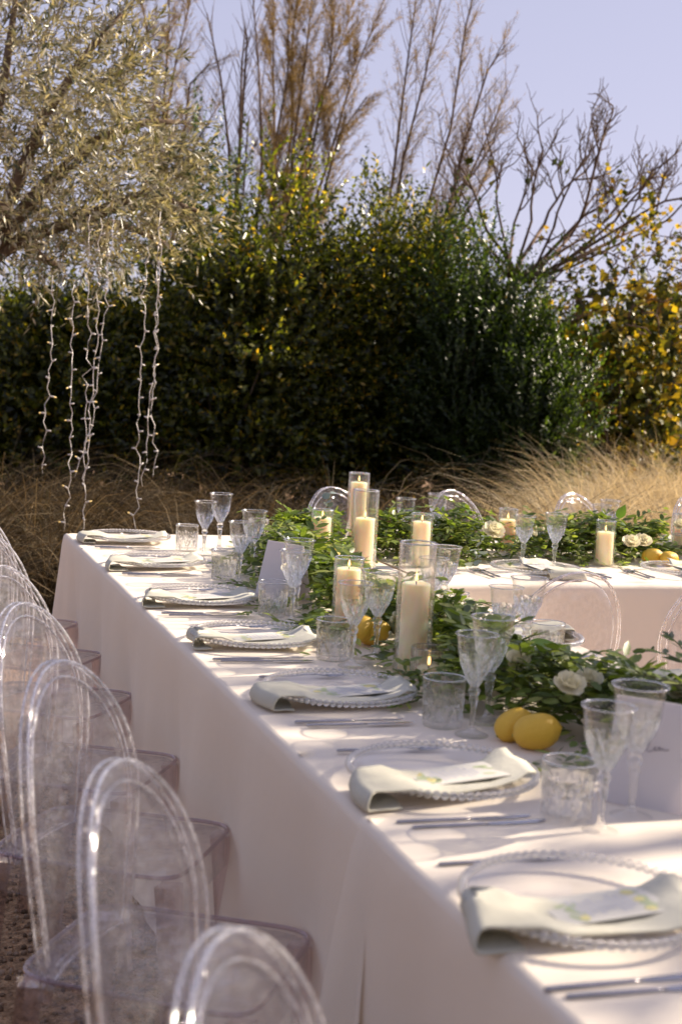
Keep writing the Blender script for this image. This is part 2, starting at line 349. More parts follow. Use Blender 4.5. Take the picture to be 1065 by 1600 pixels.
# ================================================================== prototypes: tableware
def proto_plate():
    prof = [(0, .004), (.085, .004), (.10, .006), (.125, .013), (.150, .019), (.156, .020), (.158, .0225), (.150, .0235), (.125, .0175), (.10, .0105), (.085, .008), (0, .008)]
    me = lathe('charger_dish', prof[::-1], 64)
    bm = bmesh.new(); nb = 74
    for i in range(nb):
        a = 2*PI*i/nb; mtx = Matrix.Translation((.1585*math.cos(a), .1585*math.sin(a), .0235))
        bmesh.ops.create_icosphere(bm, subdivisions=2, radius=.0070, matrix=mtx)
    rim = bpy.data.meshes.new('beaded_rim'); bm.to_mesh(rim); bm.free()
    for p in rim.polygons: p.use_smooth = True
    return [('dish', me, M['dish']), ('beaded_rim', rim, M['bead'])]
def proto_napkin(v):
    rnd = random.Random(v)
    prof = [(-.135, .0045), (-.152, .004), (-.170, .0035), (-.178, .005), (-.1805, .012), (-.178, .022), (-.172, .0305), (-.162, .0335), (-.145, .0330), (-.115, .0265), (-.08, .0205), (-.04, .0175), (0, .0165), (.05, .0170), (.09, .0205), (.118, .0275), (.136, .0325)]
    ny = 14; V = []; F = []
    for i, (x, z) in enumerate(prof):
        for j in range(ny+1):
            w = j/ny; y = -.112+.128*w
            sk = .05*(w-.45)*(x+.19)/.36*(.7+.6*rnd.random()*0)           # slightly skewed outline
            edge = .004*math.sin(i*.9+v)*(1 if j in (0, ny) else 0)
            dz = .0022*math.sin(9*w+v+x*22)+(.012*(w-.2)**2 if x > .09 else 0)
            rr = math.hypot(x, y); lift = 0
            if i >= 9 and rr > .140: z = max(z, min(.0325, .022+(rr-.140)*.55))
            V.append((x+sk*.3+.018*math.sin(w*2.4+v)*(-1 if x < -.15 else .4), y*(1-.08*(x > .1))+edge+.03*(x/.17)*math.sin(v*1.7), z+dz*(x > -.16)+min(lift, .008)))
    for i in range(len(prof)-1):
        for j in range(ny): k = i*(ny+1)+j; F.append((k, k+1, k+ny+2, k+ny+1))
    me = mesh_py('napkin', V, F); return me
NAPKIN = [proto_napkin(i) for i in range(4)]
def proto_menu(v):
    rnd = random.Random(v+40); L, Wd = .165, .085
    bm = bmesh.new(); bmesh.ops.create_cube(bm, size=1, matrix=Matrix.Diagonal((L, Wd, .0012, 1)))
    bmesh.ops.bevel(bm, geom=bm.edges[:], offset=.0003, segments=1)
    card = bpy.data.meshes.new('menu_card'); bm.to_mesh(card); bm.free()
    prints = []
    for key in ('print_green', 'print_yellow', 'print_blue'):
        V = []; F = []
        if key == 'print_blue':                       # lines of small print
            for r_ in range(9):
                x = -.045+r_*.010; w = rnd.uniform(.012, .028)
                for s in (-1, 1): pass
                b = len(V); V += [(x, -w, 0), (x+.0022, -w, 0), (x+.0022, w, 0), (x, w, 0)]; F.append((b, b+1, b+2, b+3))
        else:
            for q in range(11 if key == 'print_green' else 4):
                cx = rnd.choice([-1, 1])*rnd.uniform(.045, .070); cyy = rnd.uniform(-.030, .030); a = rnd.uniform(0, 6.28)
                l = rnd.uniform(.010, .017) if key == 'print_green' else .009; w = l*(.36 if key == 'print_green' else .75)
                b = len(V)
                for k in range(10):
                    t = 2*PI*k/10; ex = l*math.cos(t); ey = w*math.sin(t)*(1-.25*math.cos(t))
                    V.append((max(-.080, min(.080, cx+ex*math.cos(a)-ey*math.sin(a))), max(-.040, min(.040, cyy+ex*math.sin(a)+ey*math.cos(a))), 0))
                F.append(tuple(range(b, b+10)))
        V = [(x, y, .0009+{'print_green': 0, 'print_yellow': .0002, 'print_blue': .0001}[key]) for x, y, z in V]
        prints.append((key.replace('print_', '')+'_print', mesh_py(key, V, F), M[key]))
    return [('card', card, M['menu'], prints)]
MENU = [proto_menu(i) for i in range(3)]
def proto_knife(L=.225):
    h = TB(); h.tube([(-L/2, 0, .004), (-L/2+.004, 0, .004), (-L/2+.05, 0, .004), (0, 0, .0035), (.012, 0, .003)], [.0035, .0052, .005, .0038, .003], 8, flat=.65)
    V = []; F = []; xs = [0.01, .03, .06, .085, .10, .108, L/2]
    hw = [(.004, .004), (.008, .006), (.009, .006), (.008, .006), (.006, .005), (.003, .004), (-.001, .0025)]
    for x, (a, b) in zip(xs, hw): V += [(x, -a, .0030), (x, b, .0026), (x, b, .0040), (x, -a, .0034)]
    n = len(xs)
    for i in range(n-1):
        for j in range(4): k = (j+1) % 4; F.append((i*4+j, i*4+k, i*4+4+k, i*4+4+j))
    F += [(3, 2, 1, 0), (n*4-4, n*4-3, n*4-2, n*4-1)]
    return [('handle', h.mesh('knife_handle'), M['steel']), ('blade', mesh_py('knife_blade', V, F, False), M['steel'])]
def proto_fork(L=.205):
    h = TB(); h.tube([(-L/2, 0, .004), (-L/2+.004, 0, .004), (-L/2+.05, 0, .004), (.01, 0, .007), (.03, 0, .007)], [.0035, .0055, .0048, .003, .0035], 8, flat=.55)
    t = TB(); t.tube([(.026, 0, .007), (.04, 0, .0055), (.056, 0, .004)], [.004, .0105, .0115], 8, flat=.18)
    for k in range(4):
        y = -.0095+k*.0063; t.tube([(.054, y, .004), (.075, y, .0035), (.095, y*.95, .006), (.102, y*.93, .0085)], [.0022, .0019, .0016, .0008], 6, flat=.7)
    return [('handle', h.mesh('fork_handle'), M['steel']), ('tines', t.mesh('fork_tines'), M['steel'])]
KNIFE = proto_knife(); FORK = proto_fork()
def cutmod(seg, zlo, zhi, n, depth, rows):
    def mod(i, a, r, z):
        if z < zlo or z > zhi: return r
        q = (z-zlo)/(zhi-zlo)
        d1 = abs(((a*n/(2*PI)+q*rows) % 1)-.5)*2; d2 = abs(((a*n/(2*PI)-q*rows) % 1)-.5)*2
        return r-depth*(max(0, .55-d1)+max(0, .55-d2))
    return mod
def proto_goblet():
    H = .205; seg = 48
    outer = [(0.0001, 0), (.033, 0), (.0345, .0015), (.033, .003), (.020, .0065), (.010, .011), (.0062, .018), (.0052, .032), (.0062, .055), (.0085, .070), (.0095, .074), (.0085, .077), (.0072, .080), (.0105, .085), (.0122, .090), (.0105, .095), (.0085, .099)]
    zs = np.linspace(.100, .160, 11); k = len(outer)
    for z in zs:
        q = (z-.100)/(.205-.100); outer.append((.009+.0272*(1-(1-min(1, q*1.25))**2.1)*1.0+.002*q, float(z)))
    rl = outer[-1][0]
    outer += [(rl+.0010, .166), (rl+.0022, .178), (rl+.0036, .192), (rl+.0052, .2045), (rl+.0048, .2055)]
    inner = [(rl+.0034, .2045), (rl+.0016, .192), (rl-.0000, .178), (rl-.0018, .166), (rl-.0035, .155), (.0285, .140), (.022, .124), (.013, .112), (.005, .107), (.0001, .106)]
    mod0 = cutmod(seg, .104, .163, 8, .0060, .75); no = len(outer)
    mod = lambda i, a, r, z: mod0(i, a, r, z) if k <= i < no-5 else (r*(1-.06*abs(math.cos(4*a))) if 6 <= i < 10 else r)
    me = lathe('goblet', outer+inner, seg, mod, True)
    for p in me.polygons:
        z = p.center[2]
        if .1 < z < .163 and p.index < (no-1)*seg: p.use_smooth = False; p.material_index = 1
        elif .012 < z <= .1 and p.index < (no-1)*seg: p.material_index = 1
    me.materials.append(M['plain']); me.materials.append(M['crystal'])
    # wine body
    w = [(.0001, .1065), (.0048, .1075), (.0126, .1124), (.0215, .1243), (.0280, .1402), (rl-.0039, .155), (rl-.0022, .166), (rl-.0012, .171), (.0001, .171)]
    wm = lathe('wine', w, 32)
    return me, wm
GOB, WINE = proto_goblet()
def proto_tumbler():
    H = .098; R0 = .040; R1 = .0435; seg = 48
    outer = [(.0001, 0), (.036, 0), (.0385, .0015), (.0398, .005)]
    k = len(outer)
    for z in np.linspace(.007, .072, 13): outer.append((R0+(R1-R0)*z/H, float(z)))
    no = len(outer)
    outer += [(R1-.0006, .078), (R1-.0002, .088), (R1, .0965), (R1-.001, .098)]
    inner = [(R1-.0028, .097), (R1-.0034, .08), (R0-.003, .05), (R0-.0045, .022), (R0-.008, .013), (.02, .0105), (.0001, .010)]
    m1 = cutmod(seg, .006, .046, 8, .0060, .5)
    def mod(i, a, r, z):
        if not (k <= i < no): return r
        if z <= .046: return m1(i, a, r, z)
        q = (z-.046)/.027; u = (a*8/(2*PI)+.5) % 1                     # fan of upright wedge cuts
        d = abs(u-.5)*2; d3 = abs(((u*3) % 1)-.5)*2
        return r-.0036*max(0, 1-q)*max(0, .7-d3)-.003*max(0, .35-abs(d-.5*q))
    me = lathe('tumbler', outer+inner, seg, mod, True)
    for p in me.polygons:
        if .004 < p.center[2] < .075 and p.index < (no-1)*seg: p.use_smooth = False; p.material_index = 1
    me.materials.append(M['plain']); me.materials.append(M['crystal'])
    return me
TUM = proto_tumbler()
def proto_ribbed():
    prof = [(.0001, 0), (.036, 0), (.040, .003)]+[(.0412, z) for z in (.010, .030, .055, .080)]+[(.0408, .086), (.0385, .086), (.0375, .08), (.0375, .02), (.034, .010), (.0001, .009)]
    return lathe('ribbed_votive', prof, 96, lambda i, a, r, z: r+(.0012*math.cos(32*a) if 3 <= i <= 6 else 0))
RIB = proto_ribbed()
M['rim'] = glass('glass_rim', .25, (1, 1, 1), .0, 1.5, gloss=.5, base=.34)
M['bead'] = glass('glass_bead', .35, (1, 1, 1), .0, 1.5, gloss=.45, base=.22)
def rim_ring(r, z, t): 
    q = TB(); q.tube([(r*math.cos(2*PI*k/40), r*math.sin(2*PI*k/40), z) for k in range(41)], t, 6, False); return q.mesh('rim')
def hurricane(h, r, t=.0026):
    return lathe('cylinder_glass', [(.0001, 0), (r-.004, 0), (r, .003), (r, h*.5), (r, h-.002), (r-.0008, h), (r-t+.0006, h), (r-t, h-.002), (r-t, h*.5), (r-t, .010), (r-t-.004, .006), (.0001, .006)], 40)
def candle(h, r):
    prof = [(.0001, 0), (r-.002, 0), (r, .002)]+[(r*(1+.006*math.sin(k*2.3)), .002+(h-.006)*k/6) for k in range(1, 7)]+[(r-.001, h-.001), (r-.004, h+.0005), (r-.008, h-.002), (r*.4, h-.005), (.0001, h-.006)]
    w = TB(); w.tube([(0, 0, h-.007), (0, 0, h+.003), (.001, 0, h+.008)], .0011, 6)
    f = lathe('flame', [(.0001, h+.004), (.0022, h+.007), (.0030, h+.011), (.0024, h+.016), (.0013, h+.021), (.0004, h+.025), (.0001, h+.026)], 12)
    return [('wax', lathe('wax', prof, 36), M['wax']), ('wick', w.mesh('wick'), M['wick']), ('flame', f, M['flame'])]
HC = {}
for key, hg, rg, hc, rc in (('tall', .305, .044, .205, .0325), ('short', .175, .040, .125, .0325), ('low', .115, .040, .055, .031), ('medium', .195, .041, .160, .032), ('slim', .305, .042, .262, .0315)):
    HC[key] = (hurricane(hg, rg), candle(hc, rc), rim_ring(rg-.0013, hg, .0019))
PLATE = proto_plate()
RIMG = rim_ring(.0430, .205, .0011); RIMT = rim_ring(.0422, .0975, .0013)

# ================================================================== prototype: clear chair
def superell(n, a, b, e):
    out = []
    for i in range(n):
        t = 2*PI*i/n; c, s = math.cos(t), math.sin(t)
        out.append((a*math.copysign(abs(c)**(2/e), c), b*math.copysign(abs(s)**(2/e), s)))
    return out
def proto_chair():
    """local: diner faces +x, seat front at x=+.21, back at x=-.21; seat top z=.46, top of back z=.90"""
    parts = []; SH = .46
    # seat: shallow rounded tray with apron
    n = 56; loops = []
    for (sc, z) in ((0.0, SH-.012), (.55, SH-.010), (.86, SH-.003), (.955, SH), (.99, SH-.003), (1.0, SH-.010), (1.0, SH-.075), (.992, SH-.078), (.98, SH-.075), (.98, SH-.016), (.95, SH-.009), (.55, SH-.018), (0.0, SH-.020)):
        ring = []
        for (x, y) in superell(n, .205, .188, 7):
            wy = 1-.10*(.205-x)/.41                   # narrower towards the back
            ring.append((x*max(sc, .02), y*max(sc, .02)*wy, z))
        loops.append(ring)
    V = [p for r_ in loops for p in r_]; F = []
    for i in range(len(loops)-1):
        for j in range(n): k = (j+1) % n; F.append((i*n+j, i*n+k, (i+1)*n+k, (i+1)*n+j))
    me = mesh_py('seat', V, F); parts.append(('seat', me, M['acrylic']))
    e = TB(); 
    e.tube([(x*1.0, y*(1-.10*(.205-x)/.41), SH-.004) for x, y in superell(n, .2035, .1865, 7)]+[(.2035, 0, SH-.004)], .0045, 6, False)
    parts.append(('seat_edge', e.mesh('seat_edge'), M['seat_edge']))
    for sx in (1, -1):
        for sy in (1, -1):
            t = TB(); x0 = .180*sx; y0 = (.164 if sx > 0 else .148)*sy
            pts = [(x0, y0, SH-.02), (x0+.004*sx, y0+.002*sy, SH-.07), (x0+.008*sx, y0+.005*sy, .30), (x0+.018*sx, y0+.010*sy, .14), (x0+.034*sx, y0+.016*sy, 0)]
            t.tube(pts, [.030, .028, .024, .019, .015], 4)
            parts.append(('leg', t.mesh('leg', False), M['leg']))
    # back: upright oval shell, leaning and slightly curved
    zc, a, b = .690, .208, .240
    def bp(y, z, off=0):
        q = (z-.45)/.45; x = -.172-.045*q-.012*q*q+.16*(y/.2)**2*.22
        return (x+off, y, z)
    def outl(s_, inset=0):
        out = []
        for i in range(29): t = PI*i/28; out.append(((a-inset)*math.cos(t)*s_, zc+(b-inset)*math.sin(t)*s_))
        for i in range(1, 11): q = i/10; out.append((-(a-inset)*s_*(1-.24*q**1.4), zc-q*.255*s_))
        for i in range(1, 9): q = i/9; y1 = (a-inset)*s_*.76; out.append((-y1+2*y1*q, zc-.255*s_))
        for i in range(10): q = 1-i/10; out.append(((a-inset)*s_*(1-.24*q**1.4), zc-q*.255*s_))
        return out
    n = len(outl(1)); V = []; F = []; sc = [.02, .3, .6, .85, 1.0]; INS = .030
    for s_ in sc: V += [bp(y, z, .003-.012*(1-s_*s_)) for y, z in outl(s_, INS)]
    for s_ in sc[::-1]: V += [bp(y, z, -.003-.012*(1-s_*s_)) for y, z in outl(s_, INS)]
    for i in range(len(sc)*2-1):
        for j in range(n): k = (j+1) % n; F.append((i*n+j, i*n+k, (i+1)*n+k, (i+1)*n+j))
    parts.append(('back_panel', mesh_py('back_panel', V, F), M['acrylic']))
    V = []; F = []; prof = [(INS-.001, .004), (INS-.005, .011), (.003, .013), (0, .009), (0, -.009), (.003, -.012), (INS-.005, -.009), (INS-.001, -.004)]
    for ins, o_ in prof: V += [bp(y, z, o_) for y, z in outl(1, ins)]
    m_ = len(prof)
    for i in range(m_):
        for j in range(n): k = (j+1) % n; i2 = (i+1) % m_; F.append((i*n+j, i*n+k, i2*n+k, i2*n+j))
    subs = []
    for ins, rr, o_ in ((.001, .0026, .006), (.001, .0020, -.008), (INS-.003, .0023, .006)):
        t = TB(); o2 = outl(1, ins); t.tube([bp(y, z, o_) for y, z in o2]+[bp(*o2[0], o_)], rr, 6, False); subs.append(('rim_edge', t.mesh('rim_edge'), M['rim_edge']))
    parts.append(('back_rim', mesh_py('back_rim', V, F), M['acrylic'], subs))
    return parts
CHAIR = proto_chair()
ORD = ['first', 'second', 'third', 'fourth', 'fifth', 'sixth', 'seventh', 'eighth']

for i, y in enumerate(ys):
    inst('ghost_chair', CHAIR, (-.226+random.uniform(-.008, .008), y, 0), -.54+random.uniform(-.04, .04),
         'clear acrylic oval-backed chair on gravel, %s along the long table from its string-light end' % ORD[i], 'chair', 'clear chairs along the long table')
for i, x in enumerate((1.36, 1.95, 2.58, 3.22)):
    inst('ghost_chair', CHAIR, (x, .24, 0), -PI/2+.45+random.uniform(-.05, .05),
         'clear acrylic chair between the cross table and the grass, %s from the long table' % ORD[i], 'chair', 'clear chairs behind the cross table')
for i, x in enumerate((1.29, 1.82)):
    inst('ghost_chair', CHAIR, (x, -1.66, 0), PI/2+(.10, .05)[i],
         'clear acrylic chair inside the corner of the tables, %s from the long table' % ORD[i], 'chair', 'clear chairs inside the table corner', scale=.95)

# ================================================================== place settings
def setting(px, py, rz, where, idx, glasses, forks=1, menu=True, wine=False):
    """px,py plate centre in metres; local +x away from the diner; glasses: list of (kind, world x, world y)"""
    R = Matrix.Rotation(rz, 4, 'Z'); B = Vector((px, py, TT+.003))
    def L(x, y, z=0): return B+(R @ Vector((x, y, z)))
    inst('charger_plate', PLATE, L(0, 0), rz+random.uniform(0, 6), 'beaded glass charger plate, '+where, 'plate', 'beaded charger plates')
    na = obj('napkin', NAPKIN[idx % 4], M['napkin'], None, L(0, 0, .0008), (0, 0, rz+random.uniform(-.05, .07)))
    so_ = na.modifiers.new('thickness', 'SOLIDIFY'); so_.thickness = .0028; so_.offset = 0
    tag(na, 'sage napkin draped over plate, '+where, 'napkin', 'sage napkins')
    if menu:
        mz = inst('menu_card', MENU[idx % 3], L(.012, -.032, .0228), 0, 'leaf-printed white menu card, '+where, 'card', 'printed menu cards', rot=(0, -.03, rz+.10+random.uniform(-.08, .08)))
    for k, (yy, xx) in enumerate(((-.205, -.045), (-.232, -.03))):
        inst('table_knife', KNIFE, L(xx, yy, 0), rz+random.uniform(-.03, .03), ('steel knife nearest its plate, ', 'steel knife farther from its plate, ')[k]+where, 'knife', 'steel knives')
    for k in range(forks):
        inst('table_fork', FORK, L(-.02-.015*k, .198+.028*k, 0), rz+random.uniform(-.03, .05), ('steel fork nearest its plate, ', 'steel fork farther from its plate, ')[k]+where, 'fork', 'steel forks')
    ng = 0
    for kind, gx, gy in glasses:
        if kind == 't':
            inst('crystal_tumbler', [('glass', TUM, M['crystal']), ('rim', RIMT, M['rim'])], (gx, gy, TT+.001), random.uniform(0, 6), 'cut crystal tumbler, '+where, 'tumbler', 'cut crystal tumblers')
        else:
            ps = [('glass', GOB, M['crystal']), ('rim', RIMG, M['rim'])]
            if wine: ps.append(('wine', WINE, M['wine']))
            inst('crystal_goblet', ps, (gx, gy, TT+.001), random.uniform(0, 6), ('larger' if ng else 'smaller')+' cut crystal goblet, '+where, 'goblet', 'cut crystal goblets', scale=(.97, 1.05)[ng % 2])
            ng += 1
P = lambda px, py: tuple(on_z(px, py, TT)[:2])
PXC = [(200, 842), (247, 880), (315, 936), (399, 999), (530, 1084), (690, 1214), (912, 1418)]
GL = [[('t', 291, 861), ('g', 318, 868), ('g', 342, 860)],
      [('t', 349, 906), ('g', 373, 912), ('g', 393, 898)],
      [('t', 425, 963), ('g', 455, 974), ('g', 462, 962)],
      [('t', 519, 1031), ('g', 549, 1042), ('g', 586, 1030)],
      [('t', 690, 1135), ('g', 736, 1150), ('g', 760, 1130)],
      [('t', 883, 1284), ('g', 937, 1303), ('g', 985, 1279)],
      []]
for i, (a, b) in enumerate(PXC):
    c = on_z(a, b, TT+.012)
    gl = [(k, *P(x, y)) for k, x, y in GL[i]]
    if not gl: gl = [('t', .37, c[1]-.3), ('g', .42, c[1]-.36)]
    setting(c[0], c[1], 0, '%s place from the string-light end, chair side' % ORD[i], i, gl, wine=i in (3, 4, 5))
for i, y in enumerate((-2.33, -2.93, -3.55)):
    gl = [[('t', *P(706, 981)), ('g', *P(672, 985)), ('g', *P(690, 972))], [('t', *P(852, 1034)), ('g', *P(783, 1046)), ('g', *P(818, 1040))], []][i]
    setting(.905, y, PI, '%s place on the garden side of the long table' % ORD[i], i+1, gl)
for i, x in enumerate((1.57, 2.19, 2.81)):
    gl = [[('t', *P(838, 871)), ('g', *P(815, 890)), ('g', *P(864, 893))], [('t', *P(1062, 872)), ('g', *P(1070, 880))], []][i]
    setting(x, -1.045, PI/2, '%s inner place of the cross table from its corner' % ORD[i], i+2, gl, forks=2)
for i, x in enumerate((1.50, 2.13, 2.77)):
    gl = [[('g', *P(630, 855)), ('g', *P(680, 853))], [('g', 2.18, -.40), ('g', 2.24, -.36)], [('g', 2.80, -.37), ('t', 2.9, -.36)]][i]
    setting(x, -.215, -PI/2, '%s grass-side place of the cross table from its corner' % ORD[i], i+1, gl, forks=2, menu=False)

# ================================================================== candles
def lamp(kind, px, py, n, xy=None):
    x, y = xy or P(px, py); rz = random.uniform(0, 6)
    tall = {'tall': 'tall', 'short': 'short', 'low': 'low', 'medium': 'medium', 'slim': 'tall'}[kind]
    inst('hurricane_glass', [('glass', HC[kind][0], M['thin']), ('rim', HC[kind][2], M['rim'])], (x, y, TT+.001), rz, '%s clear cylinder glass around a candle, %s' % (tall, n), 'candle holder', 'cylinder candle glasses')
    inst('pillar_candle', HC[kind][1], (x, y, TT+.0075), rz, 'lit ivory candle in the %s cylinder glass, %s' % (tall, n), 'candle', 'ivory pillar candles')
lamp('tall', 642, 1052, 'beside the ribbed votive holder')
lamp('tall', 565, 908, 'where the two garlands meet')
lamp('slim', 555, 860, 'nearest the grass')
lamp('medium', 540, 984, 'by the fourth place lemons')
lamp('medium', 500, 880, 'behind the tall white tent card')
lamp('short', 942, 884, 'in front of the cross-table garland')
lamp('medium', 655, 886, 'within the cross-table garland')
lamp('low', 603, 958, 'low in the garland beside two goblets')
lamp('short', 790, 862, 'behind cream flower and eucalyptus')
lamp('low', 402, 858, 'behind the second place goblets')
lamp('short', 1062, 868, 'beside the cross-table lemons')
rx, ry = P(668, 1070)
inst('ribbed_votive_holder', [('glass', RIB, M['clearglass'])], (rx, ry, TT+.001), 0, 'low ribbed glass votive holder before the tall candle', 'candle holder')
inst('votive_candle', candle(.03, .026), (rx, ry, TT+.011), 0, 'small ivory votive candle inside the ribbed glass', 'candle')

# ================================================================== garlands
def standing():
    bpy.context.view_layer.update(); out = []
    for o in COL.objects:
        if o.parent is None and o.name.split('.')[0] in ('hurricane_glass', 'crystal_goblet', 'crystal_tumbler', 'ribbed_votive_holder'):
            r = {'hurricane_glass': .047, 'crystal_goblet': .036, 'crystal_tumbler': .048, 'ribbed_votive_holder': .045}[o.name.split('.')[0]]
            out.append((o.location.x, o.location.y, r, o.name.startswith('hurricane')))
    for (px, py, z, r) in ((838, 1143, .036, .05), (802, 1133, .032, .045), (584, 988, .034, .05), (566, 982, .045, .045), (1018, 869, .033, .045), (1045, 873, .03, .045), (888, 1074, .12, .03), (770, 832, .125, .03), (455, 897, .1, .03)):
        q = on_z(px, py, TT+z); out.append((q[0], q[1], r, True))
    for (px, py) in ((405, 936), (425, 940), (445, 945), (955, 1256), (985, 1262), (1015, 1268)): q = on_z(px, py, TT); out.append((q[0], q[1]+.03, .06, True))
    return np.array(out, float)
STAND = standing()
def blocked(q):
    for (ox, oy, orr, isc) in STAND:
        if math.hypot(q[0]-ox, q[1]-oy) < orr: return True
        if isc:
            v = np.array([ox-CAM[0], oy-CAM[1]]); v /= np.linalg.norm(v); al = (ox-q[0])*v[0]+(oy-q[1])*v[1]; la = abs((q[0]-ox)*v[1]-(q[1]-oy)*v[0])
            if 0 < al < .34 and la < .07 and q[2]-TT > .03+.10*al: return True
    return False
def garland(name, path, width, height, nspr, label, nbroad, seed, nparts=260):
    global rng
    rg = np.random.default_rng(seed); path = np.array(path)
    seg = np.linalg.norm(np.diff(path, axis=0), axis=1); cum = np.concatenate([[0], np.cumsum(seg)]); tot = cum[-1]
    def pt(s):
        return np.array([np.interp(s, cum, path[:, k]) for k in range(2)])
    root = empty(name, (*path[0], TT), 0, label, 'garland', 'leafy table garlands')
    org = np.array([*path[0], TT])
    rope = TB(); rope.tube([(*(pt(s)-path[0]), .045) for s in np.linspace(0, tot, 40)], .014, 6); obj('rope_stem', rope.mesh('rope_stem'), M['stem'], root)
    Ps, Ds, Ns, Ls, Ws = [], [], [], [], []; stems = TB()
    for k in range(nspr):
        s = rg.uniform(0, tot); c = pt(s); d = pt(min(s+.02, tot))-pt(max(s-.02, 0)); d = d/np.linalg.norm(d); nn = np.array([-d[1], d[0]])
        u = rg.normal()*.42; u = max(-1.05, min(1.05, u))
        ws = 1+.22*math.sin(s*5.2+seed)
        z0 = .015+height*max(.05, 1-u*u)*rg.uniform(.15, .85)
        p = np.array([*(c+nn*u*width*ws*.75), TT+z0])
        along = rg.choice([-1, 1])*rg.uniform(.5, 1.0)
        dr = np.array([*(d*along+nn*(u*1.1+rg.normal()*.35)), rg.uniform(-.10, .75)*(1-abs(u)*.6)]); dr /= np.linalg.norm(dr)
        n = rg.integers(8, 15); step = rg.uniform(.013, .018); pts = [p]; q = p.copy(); dd = dr.copy()
        side = np.cross(dd, [0, 0, 1]); side /= np.linalg.norm(side)+1e-6
        for i in range(n):
            dd = dd+np.array([0, 0, -.07])+rg.normal(size=3)*.05; dd /= np.linalg.norm(dd); q = q+dd*step
            if q[2] < TT+.012: q[2] = TT+.012; dd[2] = abs(dd[2])*.2
            pts.append(q.copy())
            sg = 1 if i % 2 else -1; up = np.cross(side, dd)
            ld = dd*.75+side*sg*rg.uniform(.55, .95)+up*rg.uniform(-.1, .45)
            Ps.append(q.copy()); Ds.append(ld); Ns.append(up+rg.normal(size=3)*.35); sc = 1-.45*i/n
            Ls.append(rg.uniform(.038, .060)*sc); Ws.append(rg.uniform(.0085, .0130)*sc)
        Ps.append(q.copy()); Ds.append(dd); Ns.append(np.array([0, 0, 1.])+rg.normal(size=3)*.4); Ls.append(.035); Ws.append(.006)
        if not any(blocked(x) for x in pts): stems.tube([x-org for x in pts[::2]], .0014, 4, False)
    obj('stems', stems.mesh('stems'), M['stem'], root)
    Ps, Ds, Ns = map(np.array, (Ps, Ds, Ns)); Ls, Ws = np.array(Ls), np.array(Ws)
    tip = Ps[:, 2]+nrm(Ds)[:, 2]*Ls; low = tip < TT+.006
    Ds = nrm(Ds); Ds[low, 2] = np.maximum(Ds[low, 2], (TT+.008-Ps[low, 2])/Ls[low])
    Mi = Ps+nrm(Ds)*(Ls*.5)[:, None]; Ti = Ps+nrm(Ds)*Ls[:, None]; keep = np.ones(len(Ps), bool)
    for (ox, oy, orr, isc) in STAND:
        for Q in (Ps, Mi, Ti): keep &= np.hypot(Q[:, 0]-ox, Q[:, 1]-oy) > orr
        if isc:                       # nothing stands tall right in front of a candle: it was set down after the greenery
            v = np.array([ox-CAM[0], oy-CAM[1]]); v /= np.linalg.norm(v); al = (ox-Mi[:, 0])*v[0]+(oy-Mi[:, 1])*v[1]; la = abs((Mi[:, 0]-ox)*v[1]-(Mi[:, 1]-oy)*v[0])
            keep &= ~((al > 0) & (al < .30) & (la < .06) & (Mi[:, 2]-TT > .035+.10*al))
    Ps, Ds, Ns, Ls, Ws = Ps[keep], Ds[keep], Ns[keep], Ls[keep], Ws[keep]
    order = np.argsort(-(Ps[:, 2]+.25*np.abs(rg.normal(size=len(Ps)))*.2+Ls*.8)); top = order[:nparts]; rest = order[nparts:]
    V, F = leaf_full(Ps[rest]-org, Ds[rest], Ns[rest], Ls[rest], Ws[rest])
    tag(obj('foliage', mesh_np('foliage', V, F), M['garland'], root), kind='stuff')
    V, F = leaf_full(np.zeros((1, 3)), np.array([[1., 0, 0]]), np.array([[0, 0, 1.]]), np.array([1.]), np.array([.18])); lm = mesh_np('leaf', V, F)
    for i in top:
        D = nrm(Ds[i]); Sd = nrm(np.cross(Ns[i], D)); N = np.cross(D, Sd)
        o = obj('leaf', lm, M['garland'], root); Lf = Ls[i]; wv = Ws[i]/.18
        p = Ps[i]-org
        o.matrix_local = Matrix(((D[0]*Lf, Sd[0]*wv, N[0]*wv, p[0]), (D[1]*Lf, Sd[1]*wv, N[1]*wv, p[1]), (D[2]*Lf, Sd[2]*wv, N[2]*wv, p[2]), (0, 0, 0, 1)))
    # broad lemon leaves
    V = []; F = []; nu = 8
    for i in range(nu+1):
        t = i/nu; w = .30*math.sin(PI*min(1, t*1.02)**.8)*(1-.15*t)+.002
        for j in (-1, -.5, 0, .5, 1): V.append((t, j*w, .10*abs(j)*w*4*.5-.15*t*t))
    for i in range(nu):
        for j in range(4): k = i*5+j; F.append((k, k+1, k+6, k+5))
    bl = mesh_py('broad_leaf', V, F)
    for k in range(nbroad):
        s = rg.uniform(.02, tot); c = pt(s); u = rg.uniform(-.8, .8)
        p = np.array([*(c+rg.normal(size=2)*width*.4), TT+height*rg.uniform(.55, .95)])-org
        if blocked(p+org): continue
        o = obj('broad_leaf', bl, M['broad'], root, p, (rg.uniform(-.6, .6), rg.uniform(-1.2, .1), rg.uniform(0, 6.28)), rg.uniform(.055, .085))
    # little cream buds on sprigs
    nb = 70 if nbroad else 0
